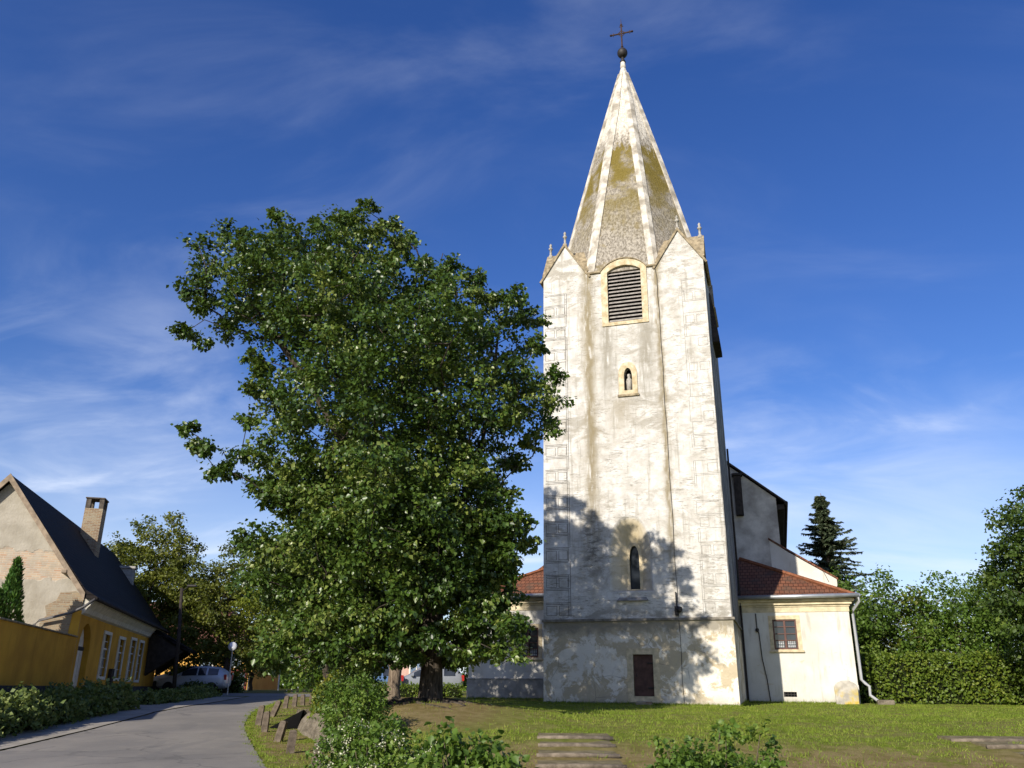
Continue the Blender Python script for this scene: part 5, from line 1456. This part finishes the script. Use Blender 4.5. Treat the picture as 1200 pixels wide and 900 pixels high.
car('parked_car', 'blue car parked behind the linden trunk, its left side hidden', -7.8, 47.0, 1.30, .2, P_BLUE, 4.2, group=g_c)
car('parked_car', 'grey car parked by the shaded corner of the annex', -4.6, 48.0, 1.34, .1, P_GREY, 4.2, group=g_c)
car('parked_car', 'tiny white car parked far down the street', -28.6, 96, 1.62, 1.2, P_WHITE, 4.2, group=g_c)
car('parked_car', 'tiny dark grey car parked beside the golden hedge, far down the street', -26.8, 93, 1.62, 1.2, P_GREY, 4.2, group=g_c)

# round street mirror, poles
t = thing('street_mirror', 'round pale street mirror on a thin pole above the silver car', 'mirror', (-15.95, 50.4, 1.2))
MB().tube([(0, 0, 0), (0, 0, 2.75)], .035, 8).build('pole', M_ZINC, t)
m = MB(); m.lathe([(.0, -.05), (.22, -.045), (.25, -.02), (.25, .03), (.22, .06), (.0, .07)], (0, -.07, 2.72), 24, 'y'); m.build('disc', simple('pale mirror disc', (.55, .56, .57), .25, .08, 2, 0, .5, .3), t, True)
t = thing('utility_pole', 'dark leaning wooden pole at the end of the ochre house', 'pole', (-16.95, 45, 1.1))
MB().tube([(0, 0, -.1), (-.12, 0, 2.8), (-.34, 0, 5.5)], [.11, .10, .08], 8).build('pole', M_DARKTIMBER, t, True)
m = MB(); m.tube([(-.34, 0, 5.3), (.1, -.1, 5.6)], .03, 6); m.bevbox(.0, .45, -.2, .0, 5.54, 5.66, .03); m.build('lamp_arm', M_IRON, t)
g_p = 'thin pale street poles'
for (x, y, h, lb) in ((-20.0, 68, 3.0, 'thin pale pole on the far street, left of the golden hedge'), (-18.2, 70, 2.2, 'shorter thin pale pole on the far street')):
    t = thing('street_pole', lb, 'pole', (x, y, 1.5), 0, g_p); MB().tube([(0, 0, 0), (0, 0, h)], .06, 8).build('pole', M_WHITE, t)
    MB().lathe([(.0, h), (.09, h + .02), (.09, h + .1), (0, h + .14)], (0, 0, 0), 8).build('cap', M_ZINC, t)
t = thing('wooden_post', 'short pale wooden post standing near the annex corner', 'post', (-2.75, 32.2, float(H(-2.75, 32.2))))
MB().loft([[(-.09, -.09, -.1), (.09, -.09, -.1), (.09, .09, -.1), (-.09, .09, -.1)], [(-.085, -.085, .85), (.085, -.085, .85), (.085, .085, .85), (-.085, .085, .85)], [(-.04, -.04, .93), (.04, -.04, .93), (.04, .04, .93), (-.04, .04, .93)]]).build('post', simple('pale post', (.45, .40, .30), .9, .3, 7, .4, .1), t)

# far yellow house, pink house
def far_house(name, label, cat, x0, x1, y0, y1, zb, ze, zr, mat, rmat, wins, door=None):
    t = thing(name, label, cat, ((x0 + x1) / 2, y0, zb)); cx = (x0 + x1) / 2
    off = (-cx, -y0, -zb)
    w = MB(off).box(x0, x1, y0, y1, zb - .5, ze).build('wall', mat, t)
    o = .5; h = (y1 - y0) / 2
    MB(off).add([(x0 - o, y0 - o, ze - .05), (x1 + o, y0 - o, ze - .05), (x1 + o, y1 + o, ze - .05), (x0 - o, y1 + o, ze - .05), (x0 + h, (y0 + y1) / 2, zr), (x1 - h, (y0 + y1) / 2, zr),
                 (x0 - o, y0 - o, ze + .1), (x1 + o, y0 - o, ze + .1), (x1 + o, y1 + o, ze + .1), (x0 - o, y1 + o, ze + .1)],
                [(3, 2, 1, 0), (0, 1, 7, 6), (1, 2, 8, 7), (2, 3, 9, 8), (3, 0, 6, 9), (6, 7, 5, 4), (7, 8, 5), (8, 9, 4, 5), (9, 6, 4)]).build('roof', rmat, t)
    for (a, b, c, d) in wins:
        f = MB(off); ring_y(f, [(a - .12, c - .12), (b + .12, c - .12), (b + .12, d + .12), (a - .12, d + .12)], [(a, c), (b, c), (b, d), (a, d)], y0 - .06, y0 + .02)
        wi = f.build('window', M_WHITE, t)
        g = MB(off); g.box(a, b, y0 - .02, y0 + .01, c, d); g.build('pane', M_GLASS2, wi)
        g = MB(off); g.box((a + b) / 2 - .04, (a + b) / 2 + .04, y0 - .045, y0 - .02, c, d); g.build('window_bar', M_WHITE, wi)
    if door:
        a, b, c, d = door
        f = MB(off); ring_y(f, [(a - .15, c - .1), (b + .15, c - .1), (b + .15, d + .22), (a - .15, d + .22)], [(a, c), (b, c), (b, d), (a, d)], y0 - .10, y0 + .02); dd = f.build('shop_door', simple('dark red paint', (.16, .03, .025), .6, .2, 5, .1, .3), t)
        g = MB(off); g.box(a, b, y0 - .03, y0 + .01, c, d); g.build('pane', M_GLASS2, dd)
        g = MB(off); g.box(a, b, y0 - .06, y0 - .03, c, c + .45); g.build('lower_panel', M_WHITE, dd)
    return t
M_GLASS2 = m_glass('pale sky glass', (.10, .14, .20), .12)
far_house('far_house', 'warm yellow house with brown roof at the end of the lane', 'house', -38, -21.0, 72, 81, 1.4, 4.8, 8.8, M_YELLOW_FAR, M_TILE_BR, [(-25.2, -24.3, 3.1, 4.2), (-30, -29, 2.9, 4.2), (-22.8, -22.0, 3.3, 4.2)], (-22.6, -21.5, 1.5, 2.85))
far_house('far_house', 'faded pink house glimpsed behind the linden foliage', 'house', -14.4, -5.5, 74, 82, 1.5, 4.3, 7.0, M_PINK, M_TILE_BR, [(-13.0, -12.0, 2.4, 3.8), (-10.6, -9.6, 2.4, 3.8), (-8.3, -7.3, 2.4, 3.8)])
t = thing('litter_bin', 'small red bin in front of the far yellow house', 'bin', (-23.0, 68.5, 1.5)); 
MB().lathe([(.18, 0), (.24, .1), (.27, .85), (.22, .9)], (0, 0, 0), 12).build('bin_body', simple('red painted bin', (.40, .05, .035), .6, .2, 5, .1, .3), t)
MB().lathe([(.30, .88), (.30, .96), (.1, 1.08), (0, 1.1)], (0, 0, 0), 12).build('bin_lid', M_IRON, t)

# ------------------------------------------------------------------ roots, stones, grass
def surface_roots():
    t = thing('tree_roots', 'bare knotted roots and dug earth at the foot of the linden', 'roots', (-2.0, 21.4, float(H(-2, 21.4))))
    o = np.array(t.location)
    for i in range(9):
        a = -math.pi / 2 + (i - 4) * .33 + rng.normal() * .1; L = rng.uniform(.8, 1.9); m = MB(); pts = []
        for q in np.linspace(0, 1, 7):
            x = -1.95 + math.cos(a + .4 * math.sin(q * 4 + i)) * (.35 + L * q); y = 22 + math.sin(a) * (.35 + L * q)
            pts.append((x - o[0], y - o[1], float(H(x, y)) - o[2] + .035 * (1 - q) - .02))
        m.tube(pts, [.07 * (1 - q * .8) for q in np.linspace(0, 1, 7)], 7); m.build('root', M_BARK, t, True)
surface_roots()

N = 150000
gy = 8.5 + (rng.random(N) ** 1.1) * 27; gx = (rng.random(N) * 1.5 - .62) * gy * .72
n1 = np.sin(gx * 1.7 + 2 * np.sin(gy * .9)) * np.sin(gy * 1.3 + np.sin(gx * 1.1))
dens = np.where((gy < 15.8) & (gx > -2.4), .34 + .35 * (n1 > .0), .9)
dens = np.where(np.hypot(gx + 2.4, (gy - 20.6) * .67) < 2.8, .10, dens)
dens = np.where((gx < wall_x(gy)) & (gx > r_edge(gy)), .6, dens)
ok = (rng.random(N) < dens) & ((gx > r_edge(gy) + .12 + .15 * n1))
# keep off the church
cu = (gx - X0) * math.cos(TH) - (gy - Y0) * math.sin(TH); cv = (gx - X0) * math.sin(TH) + (gy - Y0) * math.cos(TH)
ok &= ~((cu > -.1) & (cu < 7.1) & (cv > -.03)) & ~((cu > -5) & (cu < 11.6) & (cv > 4.7))
ok &= ~((gx > .45) & (gx < 1.9) & (gy > 12.6) & (gy < 16.9)) & ~((gx > 8.0) & (gy > 12.6) & (gy < 17.0))
gx, gy, n1 = gx[ok], gy[ok], n1[ok]; n = len(gx)
tu = []
for (ua, va, ub, vb, m) in ((0, -.04, 7, -.04, 2600), (7.05, 0, 7.05, 5.9, 900), (7, 5.9, 11.3, 5.9, 1700), (-4.7, 4.86, 0, 4.86, 1500)):
    q = rng.random(m); off = rng.exponential(.06, m); c_ = np.array([cpt(ua + (ub - ua) * t_, va + (vb - va) * t_ - o_) for t_, o_ in zip(q, off)]); tu.append(c_[:, :2])
yv = rng.uniform(14, 48, 9000); tu.append(np.stack([r_edge(yv) + rng.normal(size=9000) * .10 + .12 + .10 * np.sin(yv * 3.1) + .07 * np.sin(yv * 8.3), yv], 1))
hc = rng.integers(0, 260, 9000); hx = rng.uniform(-2.5, 14, 260); hy = 10 + 24 * rng.random(260); tu.append(np.stack([hx[hc] + rng.normal(size=9000) * .09, hy[hc] + rng.normal(size=9000) * .09], 1))
tu = np.concatenate(tu); nt = len(tu); gx = np.concatenate([gx, tu[:, 0]]); gy = np.concatenate([gy, tu[:, 1]]); n1 = np.concatenate([n1, rng.uniform(-1, 1, nt)]); n = len(gx)
gz_ = H(gx, gy); pos = np.stack([gx, gy, gz_ - .005], 1)
tip = unit(np.stack([rng.normal(size=n) * .45, rng.normal(size=n) * .45, np.ones(n)], 1)); side = unit(np.cross(tip, rng.normal(size=(n, 3))))
hh = np.r_[rng.uniform(.025, .06, n - nt), rng.uniform(.05, .13, nt - 18000), rng.uniform(.02, .06, 9000), rng.uniform(.04, .10, 9000)][:, None] * np.where(rng.random(n) < .04, 2.0, 1)[:, None]; ww = .004 + gy[:, None] * .00022
V = np.stack([pos - side * ww, pos + side * ww, pos + tip * hh], 1).reshape(-1, 3)
F = np.arange(n * 3).reshape(-1, 3)
g = mesh_np('grass', V, F, M_GRASS, rnd=np.clip(rng.random(n) * .7 + .15 + .2 * n1, 0, 1)); tag(g, kind='stuff')
